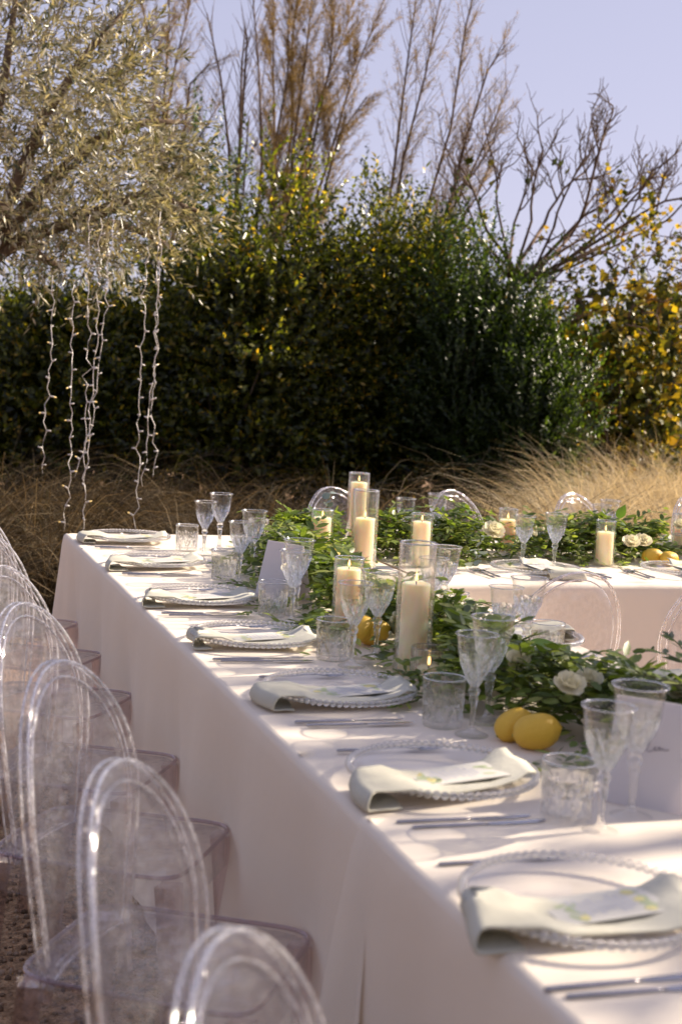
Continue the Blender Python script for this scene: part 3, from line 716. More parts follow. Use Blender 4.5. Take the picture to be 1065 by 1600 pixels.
    if nb:
        bm = bmesh.new(); bmesh.ops.create_icosphere(bm, subdivisions=1, radius=1); v0 = np.array([v.co[:] for v in bm.verts]); f0 = np.array([[v.index for v in f.verts] for f in bm.faces]); bm.free()
        Pb = []
        for k in range(nb//7):
            c = pt(rg.uniform(.05, tot)); b0 = np.array([*(c+rg.normal(size=2)*width*.45), TT+height*rg.uniform(.6, 1.05)])
            for q in range(7): Pb.append(b0+rg.normal(size=3)*np.array([.018, .018, .02]))
        Pb = np.array(Pb)-org; sz = rg.uniform(.004, .0075, len(Pb))
        V = v0[None]*sz[:, None, None]*np.array([1, 1, 1.35])+Pb[:, None]; F = (f0[None]+(np.arange(len(Pb))*len(v0))[:, None, None]).reshape(-1, 3)
        tag(obj('buds', mesh_np('buds', V.reshape(-1, 3), F), M['bud'], root), kind='stuff')
    return root
garland('leafy_garland', [(.98, -3.72), (.82, -3.52), (.66, -3.30), (.575, -3.05), (.555, -2.7), (.55, -2.3), (.57, -1.8), (.62, -1.3), (.70, -.95), (.76, -.62)], .160, .15, 950, 'thick leafy garland with lemons running down the middle of the long table', 26, 5, 300)
garland('leafy_garland', [(.70, -.66), (1.1, -.62), (1.6, -.60), (2.1, -.60), (2.6, -.61), (3.2, -.60), (4.1, -.6)], .19, .18, 1150, 'straight leafy garland with cream flowers along the cross table', 22, 9, 300)

# eucalyptus sprig, flowers, lemons
def euca(px, py, z, label):
    p = on_z(px, py, z); root = empty('eucalyptus_sprig', p, 0, label, 'sprig'); st = TB(); pts = [(0, 0, 0), (.012, -.01, .03), (.008, -.02, .07), (.02, -.02, .11)]; st.tube(pts, .0018, 5); obj('stem', st.mesh('stem'), M['stem'], root)
    V = [(0, 0, 0)]+[(1+math.cos(2*PI*k/12), .95*math.sin(2*PI*k/12), .12*math.cos(4*PI*k/12)) for k in range(12)]; V[0] = (1, 0, -.1)
    lm = mesh_py('round_leaf', V, [(0, 1+k, 1+(k+1) % 12) for k in range(12)])
    for k in range(11):
        t = k/10; i = min(2, int(t*3)); f = t*3-i; a = Vector(pts[i]).lerp(Vector(pts[i+1]), f)
        obj('round_leaf', lm, M['euca'], root, a, (random.uniform(-.9, .9), random.uniform(-1.0, .3), k*2.4), random.uniform(.012, .019))
euca(738, 884, TT+.03, 'grey-green eucalyptus sprig with round leaves on the cross-table garland')
euca(505, 812, TT+.13, 'grey-green eucalyptus sprig rising above the short candle glass')
def petal_mesh():
    V = []; F = []; nu, nv = 6, 6
    for i in range(nu+1):
        t = i/nu
        for j in range(nv+1):
            s = j/nv*2-1; w = (.25+.75*math.sin(PI*min(.85, t*.75+.08)))*.62
            V.append((t*math.cos(.2)*(1-.1*s*s), s*w, .75*t*t*.9+.10*s*s*t-.12*max(0, t-.75)*2+.03*math.sin(9*s)*t))
    for i in range(nu):
        for j in range(nv): k = i*(nv+1)+j; F.append((k, k+nv+1, k+nv+2, k+1))
    return mesh_py('petal', V, F)
PET = petal_mesh(); CEN = lathe('flower_centre', [(.0001, 0), (.25, .05), (.32, .25), (.22, .42), (.0001, .48)], 12)
def flower(px, py, z, r, label, facing=None, bud=False):
    p = Vector(on_z(px, py, z)); toc = Vector(CAM)-p; d = (toc.normalized()*.55+Vector((.15, -.1, .75))).normalized() if facing is None else Vector(facing)
    e = empty('cream_flower', p, 0, label, 'flower', 'cream flowers in the garlands', rot=d.to_track_quat('Z', 'Y').to_euler())
    for ring, (n, tl, sc) in enumerate(((6, .15, 1.0), (5, -.35, .82), (4, -.8, .60))):
        for k in range(n):
            a = 2*PI*(k+.4*ring)/n+random.uniform(-.12, .12)
            obj('petal', PET, M['petal'], e, (0, 0, r*.05*ring), (0, tl+random.uniform(-.15, .15), a), r*sc*random.uniform(.92, 1.05))
    obj('flower_centre', CEN, M['pistil'], e, (0, 0, r*.1), None, r*.6)
flower(770, 832, TT+.125, .042, 'open cream flower beside the eucalyptus sprig on the cross table')
flower(985, 850, TT+.115, .032, 'smaller cream flower above the two lemons on the cross table')
flower(1003, 848, TT+.115, .034, 'fuller cream flower above the two lemons on the cross table')
flower(888, 1074, TT+.12, .029, 'wide open cream flower on the long garland above the large lemon')
flower(918, 1066, TT+.12, .026, 'half-open greenish cream flower on the long garland')
flower(455, 897, TT+.10, .034, 'cream flower deep in the garland behind the short candle')
flower(808, 1036, TT+.12, .026, 'small cream flower on the long garland behind the wine goblets')
flower(1062, 1084, TT+.12, .030, 'cream flower behind the large white tent card')
flower(1062, 822, TT+.15, .028, 'small cream flower beside the far end candle of the cross table')
def lemon_mesh():
    prof = []; n = 18
    for i in range(n+1):
        t = i/n; x = -1+2*t; r = .74*max(0, 1-abs(x)**2.3)**.5
        if x > .8: r = max(r*.9, .16*(1-(x-.8)/.2)**.5+.0)
        prof.append((max(r, .0001), x*1.0+(.06 if x > .95 else 0)))
    me = lathe('lemon', prof, 28, lambda i, a, r, z: r*(1+.02*math.sin(3*a+z*2)))
    st = lathe('stem_scar', [(.0001, -1.03), (.07, -1.01), (.08, -.97), (.0001, -.96)], 10); return me, st
LEM, SCAR = lemon_mesh(); M['scar'] = mat('lemon_scar', (.30, .26, .08), .8)
def lemon(px, py, z, r, rot, label):
    p = on_z(px, py, z); inst('lemon', [('peel', LEM, M['lemon']), ('stem_scar', SCAR, M['scar'])], p, 0, label, 'lemon', 'lemons in the garlands', rot=rot, scale=r)
lemon(838, 1143, TT+.036, .046, (1.30, .0, 1.05), 'large yellow lemon showing its end at the garland edge')
lemon(802, 1133, TT+.032, .040, (1.0, .0, 1.55), 'smaller yellow lemon tucked behind the large lemon')
lemon(584, 988, TT+.034, .043, (1.2, .0, 1.1), 'yellow lemon beside the fourth place goblets, nearer the table edge')
lemon(566, 982, TT+.045, .038, (.9, .1, 2.2), 'yellow lemon behind another lemon near the fourth place goblets')
lemon(1018, 869, TT+.033, .042, (1.4, .2, 1.2), 'rounder yellow lemon below the cream flowers on the cross table')
lemon(1045, 873, TT+.030, .040, (1.5, .1, -1.4), 'lower yellow lemon beside the rounder lemon on the cross table')
lemon(516, 872, TT+.10, .040, (1.2, .4, .4), 'pale yellow lemon high in the garland by the tall candles')
lemon(433, 908, TT+.04, .036, (1.3, .1, .9), 'yellow lemon half hidden behind the tall white tent card')

# tent cards
def tent(pl, pr, h, lean, label, script):
    """pl, pr: bottom corners on the table (world xy); the card leans away from the camera"""
    a = Vector((pl[0], pl[1], 0)); b = Vector((pr[0], pr[1], 0)); w = (b-a).length; ang = math.atan2(b.y-a.y, b.x-a.x)
    e = empty('tent_card', (a.x, a.y, TT+.0015), ang, label, 'card', 'white tent cards')
    sd = h*math.sin(lean); zh = h*math.cos(lean)
    def panel(y0, y1):
        t = .0006; V = [(0, y0-t, 0), (w, y0-t, 0), (w, y1-t, zh), (0, y1-t, zh), (0, y0+t, 0), (w, y0+t, 0), (w, y1+t, zh), (0, y1+t, zh)]
        return mesh_py('panel', V, [(0, 1, 2, 3), (7, 6, 5, 4), (0, 4, 5, 1), (1, 5, 6, 2), (2, 6, 7, 3), (3, 7, 4, 0)], False)
    f = obj('front_panel', panel(0, sd), M['card'], e); obj('back_panel', panel(2*sd, sd+.0014), M['card'], e)
    if script:
        t = TB()
        for (st, ox) in script:
            pts = []
            for (x, y) in st:
                vx = (x+ox); vy = y; pts.append((vx, vy/h*sd*1.0-.0022, vy*math.cos(lean)))
            t.tube(pts, .0006, 5)
        obj('handwriting', t.mesh('handwriting'), M['ink'], f)
def smooth(pts, n=5):
    out = []; P_ = [pts[0]]+list(pts)+[pts[-1]]
    for i in range(1, len(P_)-2):
        for k in range(n):
            t = k/n; q = []
            for c in (0, 1):
                p0, p1, p2, p3 = (P_[i+j][c] for j in (-1, 0, 1, 2))
                q.append(.5*(2*p1+(p2-p0)*t+(2*p0-5*p1+4*p2-p3)*t*t+(3*p1-p0-3*p2+p3)*t**3))
            out.append(tuple(q))
    return out+[pts[-1]]
z0 = .105
w1 = smooth([(.030, z0-.012), (.034, z0-.004), (.040, z0+.014), (.046, z0+.028), (.049, z0+.026), (.043, z0+.010), (.038, z0-.010), (.034, z0-.018), (.038, z0-.004), (.046, z0+.002), (.050, z0+.006), (.050, z0-.001), (.054, z0-.001), (.058, z0+.006), (.058, z0-.001), (.062, z0+.001), (.065, z0+.006), (.068, z0+.005), (.066, z0-.001), (.072, z0+.001)])
w2 = smooth([(.080, z0+.024), (.077, z0+.012), (.073, z0-.004), (.071, z0-.009), (.077, z0-.010), (.082, z0-.007), (.085, z0-.001), (.085, z0-.007), (.089, z0-.006), (.092, z0), (.093, z0-.006), (.097, z0-.002), (.100, z0-.005), (.108, z0-.002)])
cl = P(938, 1253); cr = P(1092, 1284)
tent(cl, cr, .178, RAD(16), 'large white tent card with grey handwriting beside the sixth place goblets', [(w1, -.008), (w2, -.008)])
cl = P(397, 934); cr = P(452, 946)
tent(cl, cr, .178, RAD(15), 'white tent card standing behind the third place tumbler', None)

# ================================================================== background planting
def at_xy(px, dist): p = at_dist(px, 600, dist); return np.array([p[0], p[1]])
def shrub(name, label, px, hw, ytop, ybot, dist, m, nsh, lf, seed, up=.35, depth=1.0, lobes=.26, inner=3500, group=None, core=True, shootlen=(.2, .55), leafn=16):
    """an evergreen: limbs, shoots set with leaves over an uneven crown, leaves inside"""
    rg = np.random.default_rng(seed); c2 = at_xy(px, dist); ppm = FPX/dist
    zt = at_dist(px, ytop, dist)[2]; zb = max(.05, at_dist(px, ybot, dist)[2]); a = hw/ppm; b = (zt-zb)/2; zc = (zt+zb)/2
    root = empty(name, (*c2, 0), 0, label, 'shrub', group)
    d0 = nrm(rg.normal(size=(nsh, 3))); d0 = d0[d0[:, 2] > -.85]; n = len(d0)
    fr = rg.normal(size=(6, 3))*4.0; ph = rg.uniform(0, 6.28, 6)
    lob = sum(np.sin(d0@fr[k]+ph[k]) for k in range(6))/6
    rad = (.78+lobes*2.4*lob+.12*rg.normal(size=n))
    P0 = d0*np.array([a, a*depth, b])*rad[:, None]+np.array([0, 0, zc])
    P0[:, 2] = np.maximum(P0[:, 2], .08)
    dr = nrm(d0*np.array([1, 1, .6])+np.array([0, 0, up])+rg.normal(size=(n, 3))*.35)
    ln = rg.uniform(*shootlen, n)
    A = []; D = []; N = []; L = []; W = []
    for k in range(leafn):
        t = (k+.5)/leafn; p = P0+dr*(ln*t)[:, None]+np.array([0, 0, -.06])*t*t*(up < .3)
        an = k*2.4+rg.uniform(0, .8, n); sd = nrm(np.cross(dr, rg.normal(size=(n, 3)))); s2 = np.cross(dr, sd)
        rd = sd*np.cos(an)[:, None]+s2*np.sin(an)[:, None]
        A.append(p); D.append(dr*.75+rd*.8); N.append(dr*.8-rd*.4+rg.normal(size=(n, 3))*.2)
        L.append(lf[0]*rg.uniform(.7, 1.2, n)*(1-.25*t)); W.append(lf[1]*rg.uniform(.8, 1.15, n))
    q = rdir(inner)*np.cbrt(rg.uniform(.05, 1, inner))[:, None]*np.array([a, a*depth, b])*.86+np.array([0, 0, zc]); q[:, 2] = np.maximum(q[:, 2], .05)
    A.append(q); D.append(rg.normal(size=(inner, 3))); N.append(rg.normal(size=(inner, 3))); L.append(np.full(inner, lf[0]*1.5)); W.append(np.full(inner, lf[1]*2.0))
    V, F = leaf_cards(np.concatenate(A), np.concatenate(D), np.concatenate(N), np.concatenate(L), np.concatenate(W))
    tag(obj('crown', mesh_np('crown', V, F, False), m, root), kind='stuff')
    t = TB()
    for k in range(14):
        i = rg.integers(0, n); e = P0[i]*.93; s = np.array([rg.normal()*.12, rg.normal()*.12, 0]); mid = (s+e)/2+np.array([rg.normal()*.1, rg.normal()*.1, .15])
        t.tube([s, mid, e], [.022, .014, .004], 5)
    obj('trunk', t.mesh('trunk'), M['bark'], root); return root
shrub('evergreen_shrub', 'broad dark evergreen shrub behind the tall candles', 560, 190, 325, 850, 12.6, M['shrub'], 2000, (.072, .0135), 21, depth=.55, inner=9000)
shrub('evergreen_shrub', 'dark evergreen shrub standing between olive tree and the broadest shrub', 385, 165, 325, 850, 12.0, M['shrub'], 1600, (.068, .0135), 22, depth=.6, inner=7000)
shrub('evergreen_shrub', 'low dark evergreen shrub underneath the olive branches', 110, 230, 420, 860, 12.4, M['shrub'], 1500, (.068, .0135), 23, depth=.5, inner=9000)
shrub('upright_shrub', 'bright green shrub with upright pointed shoots beside the fig tree', 735, 105, 385, 860, 12.2, M['shrub2'], 1500, (.06, .0105), 24, up=1.2, depth=.8, inner=6000, shootlen=(.28, .52), leafn=18)
shrub('upright_shrub', 'lower green shrub with pointed shoots at the edge of golden grass', 835, 72, 500, 850, 11.8, M['shrub2'], 800, (.06, .0105), 25, up=1.2, depth=.9, inner=3500, shootlen=(.25, .45), leafn=18)
shrub('evergreen_shrub', 'dark undergrowth shrub below the yellow vine leaves', 985, 150, 560, 860, 13.6, M['shrub'], 1000, (.05, .012), 26, depth=.5, inner=8000)
shrub('yellowing_shrub', 'tangled shrub with yellow autumn leaves under the bare fig', 985, 160, 385, 800, 13.0, M['autumn'], 620, (.075, .028), 27, depth=.5, inner=700, lobes=.25, shootlen=(.2, .4), leafn=6)
shrub('evergreen_shrub', 'tall dark evergreen sprig bush at the foot of feathery tamarisk', 635, 62, 320, 700, 13.2, M['shrub'], 420, (.05, .011), 28, up=1.0, depth=.7, inner=1500, shootlen=(.3, .5))
shrub('evergreen_shrub', 'slim evergreen bush poking out beside olive foliage', 300, 45, 190, 620, 12.8, M['shrub2'], 260, (.055, .012), 29, up=1.0, depth=.8, inner=700, shootlen=(.3, .5))

for i, (px, hw, yt) in enumerate(((40, 330, 440), (430, 330, 400), (800, 260, 470), (1080, 230, 440))):
    shrub('hedge_shrub', ('dense dark hedge shrub far behind the olive tree', 'dense dark hedge shrub far behind the tall candles', 'dense dark hedge shrub far behind the pointed shoots', 'dense dark hedge shrub far behind the yellow leaves')[i], px, hw, yt, 860, 15.6, M['shrub'], 900, (.07, .02), 130+i, depth=.35, inner=9000)

def tangle():
    rg = np.random.default_rng(77); t = TB(); c = at_xy(985, 12.9); root = empty('dry_vine', (*c, 0), 0, 'tangle of bare brown vine stems among the yellow leaves', 'vine')
    for k in range(120):
        px = rg.uniform(830, 1110); py = rg.uniform(350, 560); p = at_dist(px, py, rg.uniform(12.3, 13.2))-np.array([*c, 0]); pts = []; d = rg.normal(size=3); d[2] *= .6
        for i in range(6): pts.append(p.copy()); d = d+rg.normal(size=3)*.5; d /= np.linalg.norm(d); p = p+d*.09
        t.tube(pts, [.008, .007, .006, .005, .004, .002], 4)
    obj('stems', t.mesh('stems'), M['twig'], root)
tangle()

# olive tree with its hanging branches
def olive():
    rg = np.random.default_rng(31); D0 = 9.0; c2 = at_xy(-95, D0); ppm = FPX/D0
    root = empty('olive_tree', (*c2, 0), 0, 'silvery olive tree whose drooping branches carry string lights', 'tree'); org = np.array([*c2, 0])
    # limbs
    t = TB(); base = np.array([0., 0, 0]); tips = []
    def W_(px, py, dd=0): return at_dist(px, py, D0+dd)-org
    t.tube([base, (.05, .02, .8), (.0, .05, 1.6), W_(-40, 420)], [.16, .13, .11, .09], 8)
    for pts in ([(-40, 420), (40, 370), (120, 345), (190, 350), (260, 380)], [(-40, 420), (20, 300), (70, 180), (130, 90), (190, 20)], [(-40, 420), (60, 300), (150, 220), (230, 190), (290, 190)], [(-40, 420), (-20, 250), (10, 100), (30, -40)], [(40, 370), (60, 400), (100, 420)], [(120, 345), (160, 330), (230, 300), (310, 330)]):
        dd = rg.uniform(-.4, .5); q = [W_(x, y, dd*i/len(pts)) for i, (x, y) in enumerate(pts)]
        t.tube(q, list(np.linspace(.055, .012, len(q))), 6)
    obj('trunk', t.mesh('trunk'), M['bark'], root)
    # shoots: clumps placed through the crown volume
    blobs = [(20, 90, 140, 120, 640), (100, 220, 130, 110, 760), (180, 285, 92, 85, 430), (60, 335, 130, 80, 480), (150, 130, 80, 80, 190), (-40, 230, 90, 180, 380), (240, 320, 62, 50, 110), (200, 80, 60, 70, 45), (120, 20, 90, 60, 130), (170, 375, 140, 60, 230), (240, 215, 70, 60, 80), (40, 385, 100, 40, 120), (200, 380, 80, 40, 80)]
    P0 = []; dr = []
    for (bx, by, ax, ay, n) in blobs:
        n = int(n*.33); u = rg.normal(size=(n, 3))*.5; u = u/np.maximum(1, np.linalg.norm(u, axis=1))[:, None]
        cs = np.array([at_dist(bx+ax*q[0], by+ay*q[1], D0+q[2]*1.0) for q in u])-org
        P0.append(cs); out = np.stack([_r*q[0]-_u*q[1]*.8-_f*.0+np.array([0, 0, .10]) for q in u])
        dr.append(out*.8+rg.normal(size=(n, 3))*.45+_r*.30)
    # long arching twigs to the upper right, drooping tips
    for (x0, y0, x1, y1) in ((120, 110, 205, -5), (150, 150, 215, 75), (170, 210, 205, 100), (200, 200, 300, 240), (220, 250, 290, 262), (220, 310, 300, 335), (60, 60, 130, -30), (0, 40, 60, -30)):
        a = at_dist(x0, y0, D0)-org; b = at_dist(x1, y1, D0-.1)-org
        for q in np.linspace(0, 1, 22): P0.append((a+(b-a)*q)[None]+rg.normal(size=(1, 3))*.02); dr.append(((b-a)/np.linalg.norm(b-a))[None]+rg.normal(size=(1, 3))*.35)
    P0 = np.concatenate(P0); dr = nrm(np.concatenate(dr)); n = len(P0); ln = rg.uniform(.14, .42, n); leafn = 15
    A = []; D = []; N = []; L = []; W = []
    for k in range(leafn):
        s = (k+.5)/leafn; p = P0+dr*(ln*s)[:, None]-np.array([0, 0, .05])*s*s
        sd = nrm(np.cross(dr, rg.normal(size=(n, 3)))); sg = 1 if k % 2 else -1
        A.append(p); D.append(dr*.8+sd*sg*.7); N.append(rg.normal(size=(n, 3))*.6+np.array([0, 0, .6])); L.append(rg.uniform(.045, .080, n)); W.append(rg.uniform(.0052, .0085, n))
    V, F = leaf_cards(np.concatenate(A), np.concatenate(D), np.concatenate(N), np.concatenate(L), np.concatenate(W), .2)
    tag(obj('crown', mesh_np('crown', V, F, False), M['olive'], root), kind='stuff')
    tw = TB()
    for k in range(0, n, 3): tw.tube([P0[k], P0[k]+dr[k]*ln[k]], [.0028, .001], 3, False)
    tag(obj('twigs', tw.mesh('twigs'), M['twig'], root), kind='stuff')
    # lower hanging sprigs, dry and bare
olive()

# tamarisks: long rising stems with brown feathery plumes
def tamarisk(label, stems, dist, seed, density=1.0, bare=0.0):
    """stems: list of pixel polylines (bottom to top)"""
    rg = np.random.default_rng(seed); c2 = at_xy(stems[0][0][0], dist); org = np.array([*c2, 0]); root = empty('tamarisk_bush', (*c2, 0), 0, label, 'bush', 'feathery tamarisks')
    t = TB(); A = []; D = []
    for st in stems:
        dd = rg.uniform(-.4, .4); q = [at_dist(x+rg.normal()*4, y, dist+dd) for x, y in st]; b = q[0].copy(); b[2] = 0; b[:2] = b[:2]*.6+c2*.4
        pts = np.array([b]+q)-org; n = len(pts); t.tube(pts, list(np.linspace(.022, .006, n)), 5)
        cum = np.concatenate([[0], np.cumsum(np.linalg.norm(np.diff(pts, axis=0), axis=1))])
        def pt(s): return np.array([np.interp(s, cum, pts[:, k]) for k in range(3)])
        tot = cum[-1]; s = cum[1]
        while s < tot:
            p = pt(s); tn = nrm(pt(min(tot, s+.05))-pt(s-.05)); f = (s-cum[1])/(tot-cum[1])
            side = nrm(np.cross(tn, rg.normal(size=3))); d = nrm(tn*.85+side*.55); L = rg.uniform(.18, .70)*(1-.5*f)
            q2 = [p+d*L*k/4+tn*L*.25*(k/4)**2 for k in range(5)]; t.tube(q2, [.004, .0035, .003, .002, .001], 3, False)
            if rg.random() > bare:
                clump = 1.6 if (math.sin(s*7+seed*1.3+dd*9) > -.1) else .5
                for j in range(int(40*density*clump)):
                    u = rg.uniform(.15, 1); k = min(3, int(u*4)); pp = q2[k]+(q2[k+1]-q2[k])*(u*4-k)
                    A.append(pp+rg.normal(size=3)*.010); D.append(nrm(d*.8+rg.normal(size=3)*.6+np.array([0, 0, .2])))
            s += rg.uniform(.030, .065)
    obj('stems', t.mesh('stems'), M['twig'], root)
    if A:
        A = np.array(A); D = np.array(D); n = len(A)
        V, F = leaf_cards(A, D, rg.normal(size=(n, 3)), rg.uniform(.04, .10, n), rg.uniform(.0014, .0028, n), .3)
        tag(obj('plumes', mesh_np('plumes', V, F, False), M['tamarisk'], root), kind='stuff')
tamarisk('dense brown feathery tamarisk rising above the dark shrubs', [[(430, 420), (430, 250), (425, 120), (432, -20)], [(450, 400), (462, 240), (478, 100), (490, -40)], [(455, 420), (490, 240), (515, 100), (520, -30)], [(440, 400), (470, 280), (500, 170), (540, 30)], [(430, 420), (455, 200), (462, 60), (470, -40)], [(460, 420), (510, 260), (548, 130), (590, 20)], [(425, 420), (420, 260), (445, 120), (452, 10)], [(465, 430), (500, 300), (530, 210), (570, 150)]], 14.6, 41, 1.9)
tamarisk('thin brown tamarisk leaning over the fig tree', [[(640, 420), (665, 320), (700, 200), (735, 40), (750, -30)], [(655, 430), (690, 330), (720, 240), (760, 110), (785, 70)], [(670, 430), (705, 340), (750, 240), (790, 140)], [(600, 420), (630, 250), (665, 120), (690, -20)], [(650, 430), (700, 310), (740, 270), (790, 200)], [(590, 430), (610, 260), (640, 100), (660, -40)], [(670, 430), (720, 350), (745, 310), (770, 250)]], 14.2, 42, .7, .15)
tamarisk('brown tamarisk half hidden behind the olive tree', [[(235, 380), (245, 200), (240, 80), (225, -20)], [(240, 380), (262, 200), (278, 90), (300, -20)], [(250, 380), (285, 200), (300, 130), (320, 100)], [(245, 380), (255, 160), (262, 40), (262, -30)], [(260, 390), (300, 230), (318, 200), (330, 170)]], 14.8, 43, 1.2, .1)
tamarisk('bare leafless tamarisk stems beside the dense one', [[(360, 380), (356, 230), (340, 120), (320, 20)], [(365, 400), (375, 200), (378, 60), (380, 40)], [(366, 400), (371, 230), (373, 100), (378, 45)], [(400, 400), (410, 250), (400, 120), (395, -10)], [(420, 420), (430, 300), (440, 225)], [(355, 395), (380, 300), (390, 180)]], 14.0, 44, .0, 1.0)

# bare fig with a few yellow leaves
def fig():
    rg = np.random.default_rng(51); D0 = 13.4; c2 = at_xy(800, D0); org = np.array([*c2, 0]); root = empty('fig_tree', (*c2, 0), 0, 'nearly bare fig tree with a few yellow leaves against the sky', 'tree')
    t = TB(); tips = []
    def twig(p, d, L, r, lev):
        n = 5; pts = [p.copy()]; q = p.copy(); dd = d.copy(); nodes = []
        for i in range(n):
            dd = nrm(dd+rg.normal(size=3)*.13+np.array([0, 0, .10 if lev else .02])); q = q+dd*L/n; pts.append(q.copy()); nodes.append((q.copy(), dd.copy()))
        t.tube(pts, list(np.linspace(r, r*.66, n+1)), 6)
        if lev >= 3 or L < .08: tips.append((q, dd)); return
        for (q2, d2) in nodes[1:]:
            if rg.random() < (.95 if lev < 2 else .75):
                sd = nrm(np.cross(d2, rg.normal(size=3))); sd = sd*np.array([1, 1, .7]); twig(q2, nrm(d2*.55+sd*.8+np.array([0, 0, .28])), L*rg.uniform(.42, .68), r*.62, lev+1)
        tips.append((q, dd))
    b0 = at_dist(800, 440, D0)-org
    t.tube([(0, 0, 0), b0*.5+np.array([.05, 0, .1]), b0], [.09, .075, .055], 8)
    for (x, y, L, r) in ((850, 350, .75, .020), (905, 345, .85, .020), (760, 360, .70, .018), (935, 355, .75, .018), (985, 345, .62, .016), (725, 350, .6, .016), (870, 395, .6, .016), (800, 370, .7, .017), (1010, 350, .5, .014), (950, 380, .6, .014), (890, 370, .7, .016), (830, 345, .7, .016), (780, 340, .65, .015), (960, 345, .6, .015), (1040, 345, .5, .013), (745, 370, .55, .014), (920, 385, .5, .013), (865, 355, .75, .016)):
        e = at_dist(x, y, D0+rg.uniform(-.5, .5))-org
        t.tube([b0, b0*.65+e*.35+np.array([0, 0, -.06])+rg.normal(size=3)*.05, e], [r*1.15, r*.95, r*.8], 6); twig(e, nrm((e-b0)*np.array([1, 1, .4])*.6+np.array([0, 0, .55])), L*.92, r*.78, 0)
    obj('trunk', t.mesh('trunk'), M['twig'], root)
    V = []; nu = 10
    out = [(0, 0), (.25, .12), (.42, .34), (.30, .42), (.55, .38), (.72, .46), (.78, .24), (1, 0), (.78, -.24), (.72, -.46), (.55, -.38), (.30, -.42), (.42, -.34), (.25, -.12)]
    V = [(.45, 0, -.06)]+[(x, y, .10*abs(y)-.12*x*x) for x, y in out]; lm = mesh_py('leaf', V, [(0, 1+k, 1+(k+1) % len(out)) for k in range(len(out))])
    cand = sorted(tips, key=lambda x: x[0][2])[:max(12, len(tips)//3)]
    for k in range(60):
        p, d = cand[rg.integers(0, len(cand))]; p = p+rg.normal(size=3)*np.array([.3, .2, .18])*(k > 30)-np.array([0, 0, .03+.35*(k > 30)])
        obj('leaf', lm, M['autumn'], root, p, (rg.uniform(-1.4, 1.4), rg.uniform(.2, 1.6), rg.uniform(0, 6.28)), rg.uniform(.06, .11))
fig()

# grasses
def grass(name, label, spots, m, seed, n_per, hh, bend, width=.0032, upright=.5):
    rg = np.random.default_rng(seed); VV = []; FF = []; base = 0
    for (x, y, s) in spots:
        n = int(n_per*s); a = rg.uniform(0, 6.28, n); r0 = np.sqrt(rg.uniform(0, 1, n))*.16*s
        p = np.stack([x+r0*np.cos(a), y+r0*np.sin(a), np.zeros(n)], 1); bias = rg.normal(size=2)*.35+np.array([bend, -.1])
        od = np.stack([np.cos(a)*(.35+r0)+bias[0]*.6+rg.normal(size=n)*.25, np.sin(a)*(.35+r0)+bias[1]*.6+rg.normal(size=n)*.25, np.zeros(n)], 1)
        L = hh*s*rg.uniform(.65, 1.2, n); k = 6; ptsl = []
        el = rg.uniform(.85, 1.45, n) if upright > .4 else rg.uniform(.75, 1.4, n); q = p.copy(); dirh = nrm(od); droop = rg.uniform(.14, .42, n)*(1.5-upright)
        cols = [q.copy()]
        for i in range(k):
            d = dirh*np.cos(el)[:, None]+np.array([0, 0, 1])*np.sin(el)[:, None]; q = q+d*(L/k)[:, None]; q[:, 2] = np.maximum(q[:, 2], .01); cols.append(q.copy()); el = el-droop*(.55+.28*i)
        sd = nrm(np.cross(dirh, [0, 0, 1.])+rg.normal(size=(n, 3))*.5)
        V = np.stack([np.stack([c-sd*width*w, c+sd*width*w], 1) for c, w in zip(cols, (1, .95, .85, .7, .5, .3, .08))], 1)   # n,k+1,2,3
        VV.append(V.reshape(-1, 3)); b = base+np.arange(n)[:, None]*(2*(k+1))+np.arange(k)[None]*2
        FF.append(np.stack([b, b+1, b+3, b+2], -1).reshape(-1, 4)); base += n*2*(k+1)
    o = obj(name, mesh_np(name, np.concatenate(VV), np.concatenate(FF), False), m); tag(o, label, 'grass', kind='stuff')
rg = np.random.default_rng(61); sp = []
for k in range(88):
    px = rg.uniform(-90, 940); d = rg.uniform(7.7, 11.2); q = at_xy(px, d); sp.append((q[0], q[1], rg.uniform(.75, 1.3)))
grass('tall_grass', 'shade-toned brown tufts of fine arching grass behind the long table', sp, M['grass'], 62, 330, .95, .35, .0030, .12)
sp = []
for k in range(60):
    px = rg.uniform(925, 1190); d = rg.uniform(8.6, 12.2); q = at_xy(px, d); sp.append((q[0], q[1], rg.uniform(.85, 1.25)))
grass('tall_grass', 'sunlit golden feathery grass beyond the cross table', sp, M['grass_gold'], 63, 360, 1.05, .12, .0026, .5)

# string lights hanging from the olive
def strand(i, pts, dist, label):
    dist -= .45
    rg = np.random.default_rng(90+i); q = []
    tot = pts[-1][1]-pts[0][1]; n = max(8, int(tot/13))
    for k in range(n+1):
        y = pts[0][1]+tot*k/n; x = np.interp(y, [p[1] for p in pts], [p[0] for p in pts]); q.append(at_dist(x+rg.normal()*2.6*(k > 0), y, dist+rg.normal()*.015))
    org = q[0]; root = empty('string_light', org, 0, label, 'string light', 'string lights hanging from the olive')
    t = TB(); t.tube([p-org for p in q], .0023, 5); obj('cable', t.mesh('cable'), M['cable'], root)
    nb = TB(); nb.tube([(0, 0, 0), (.012, 0, .002), (.019, 0, .003)], [.0042, .0036, .003], 6); nm = nb.mesh('socket')
    le = lathe('led', [(.0001, 0), (.0036, .002), (.0036, .009), (.002, .013), (.0001, .014)], 8)
    lit = bpy.data.meshes.get('led_lit') or le
    for k in range(2, n, 2):
        p = q[k]-org; a = YAW*-1+(0 if (k//2) % 2 else PI)+rg.normal()*.5
        s = obj('socket', nm, M['cable'], root, p, (0, rg.uniform(-.5, .4), a), 1.25)
        if rg.random() < .30: obj('bulb', le, M['led'], s, (.018, 0, .003), (0, PI/2, 0), .8)
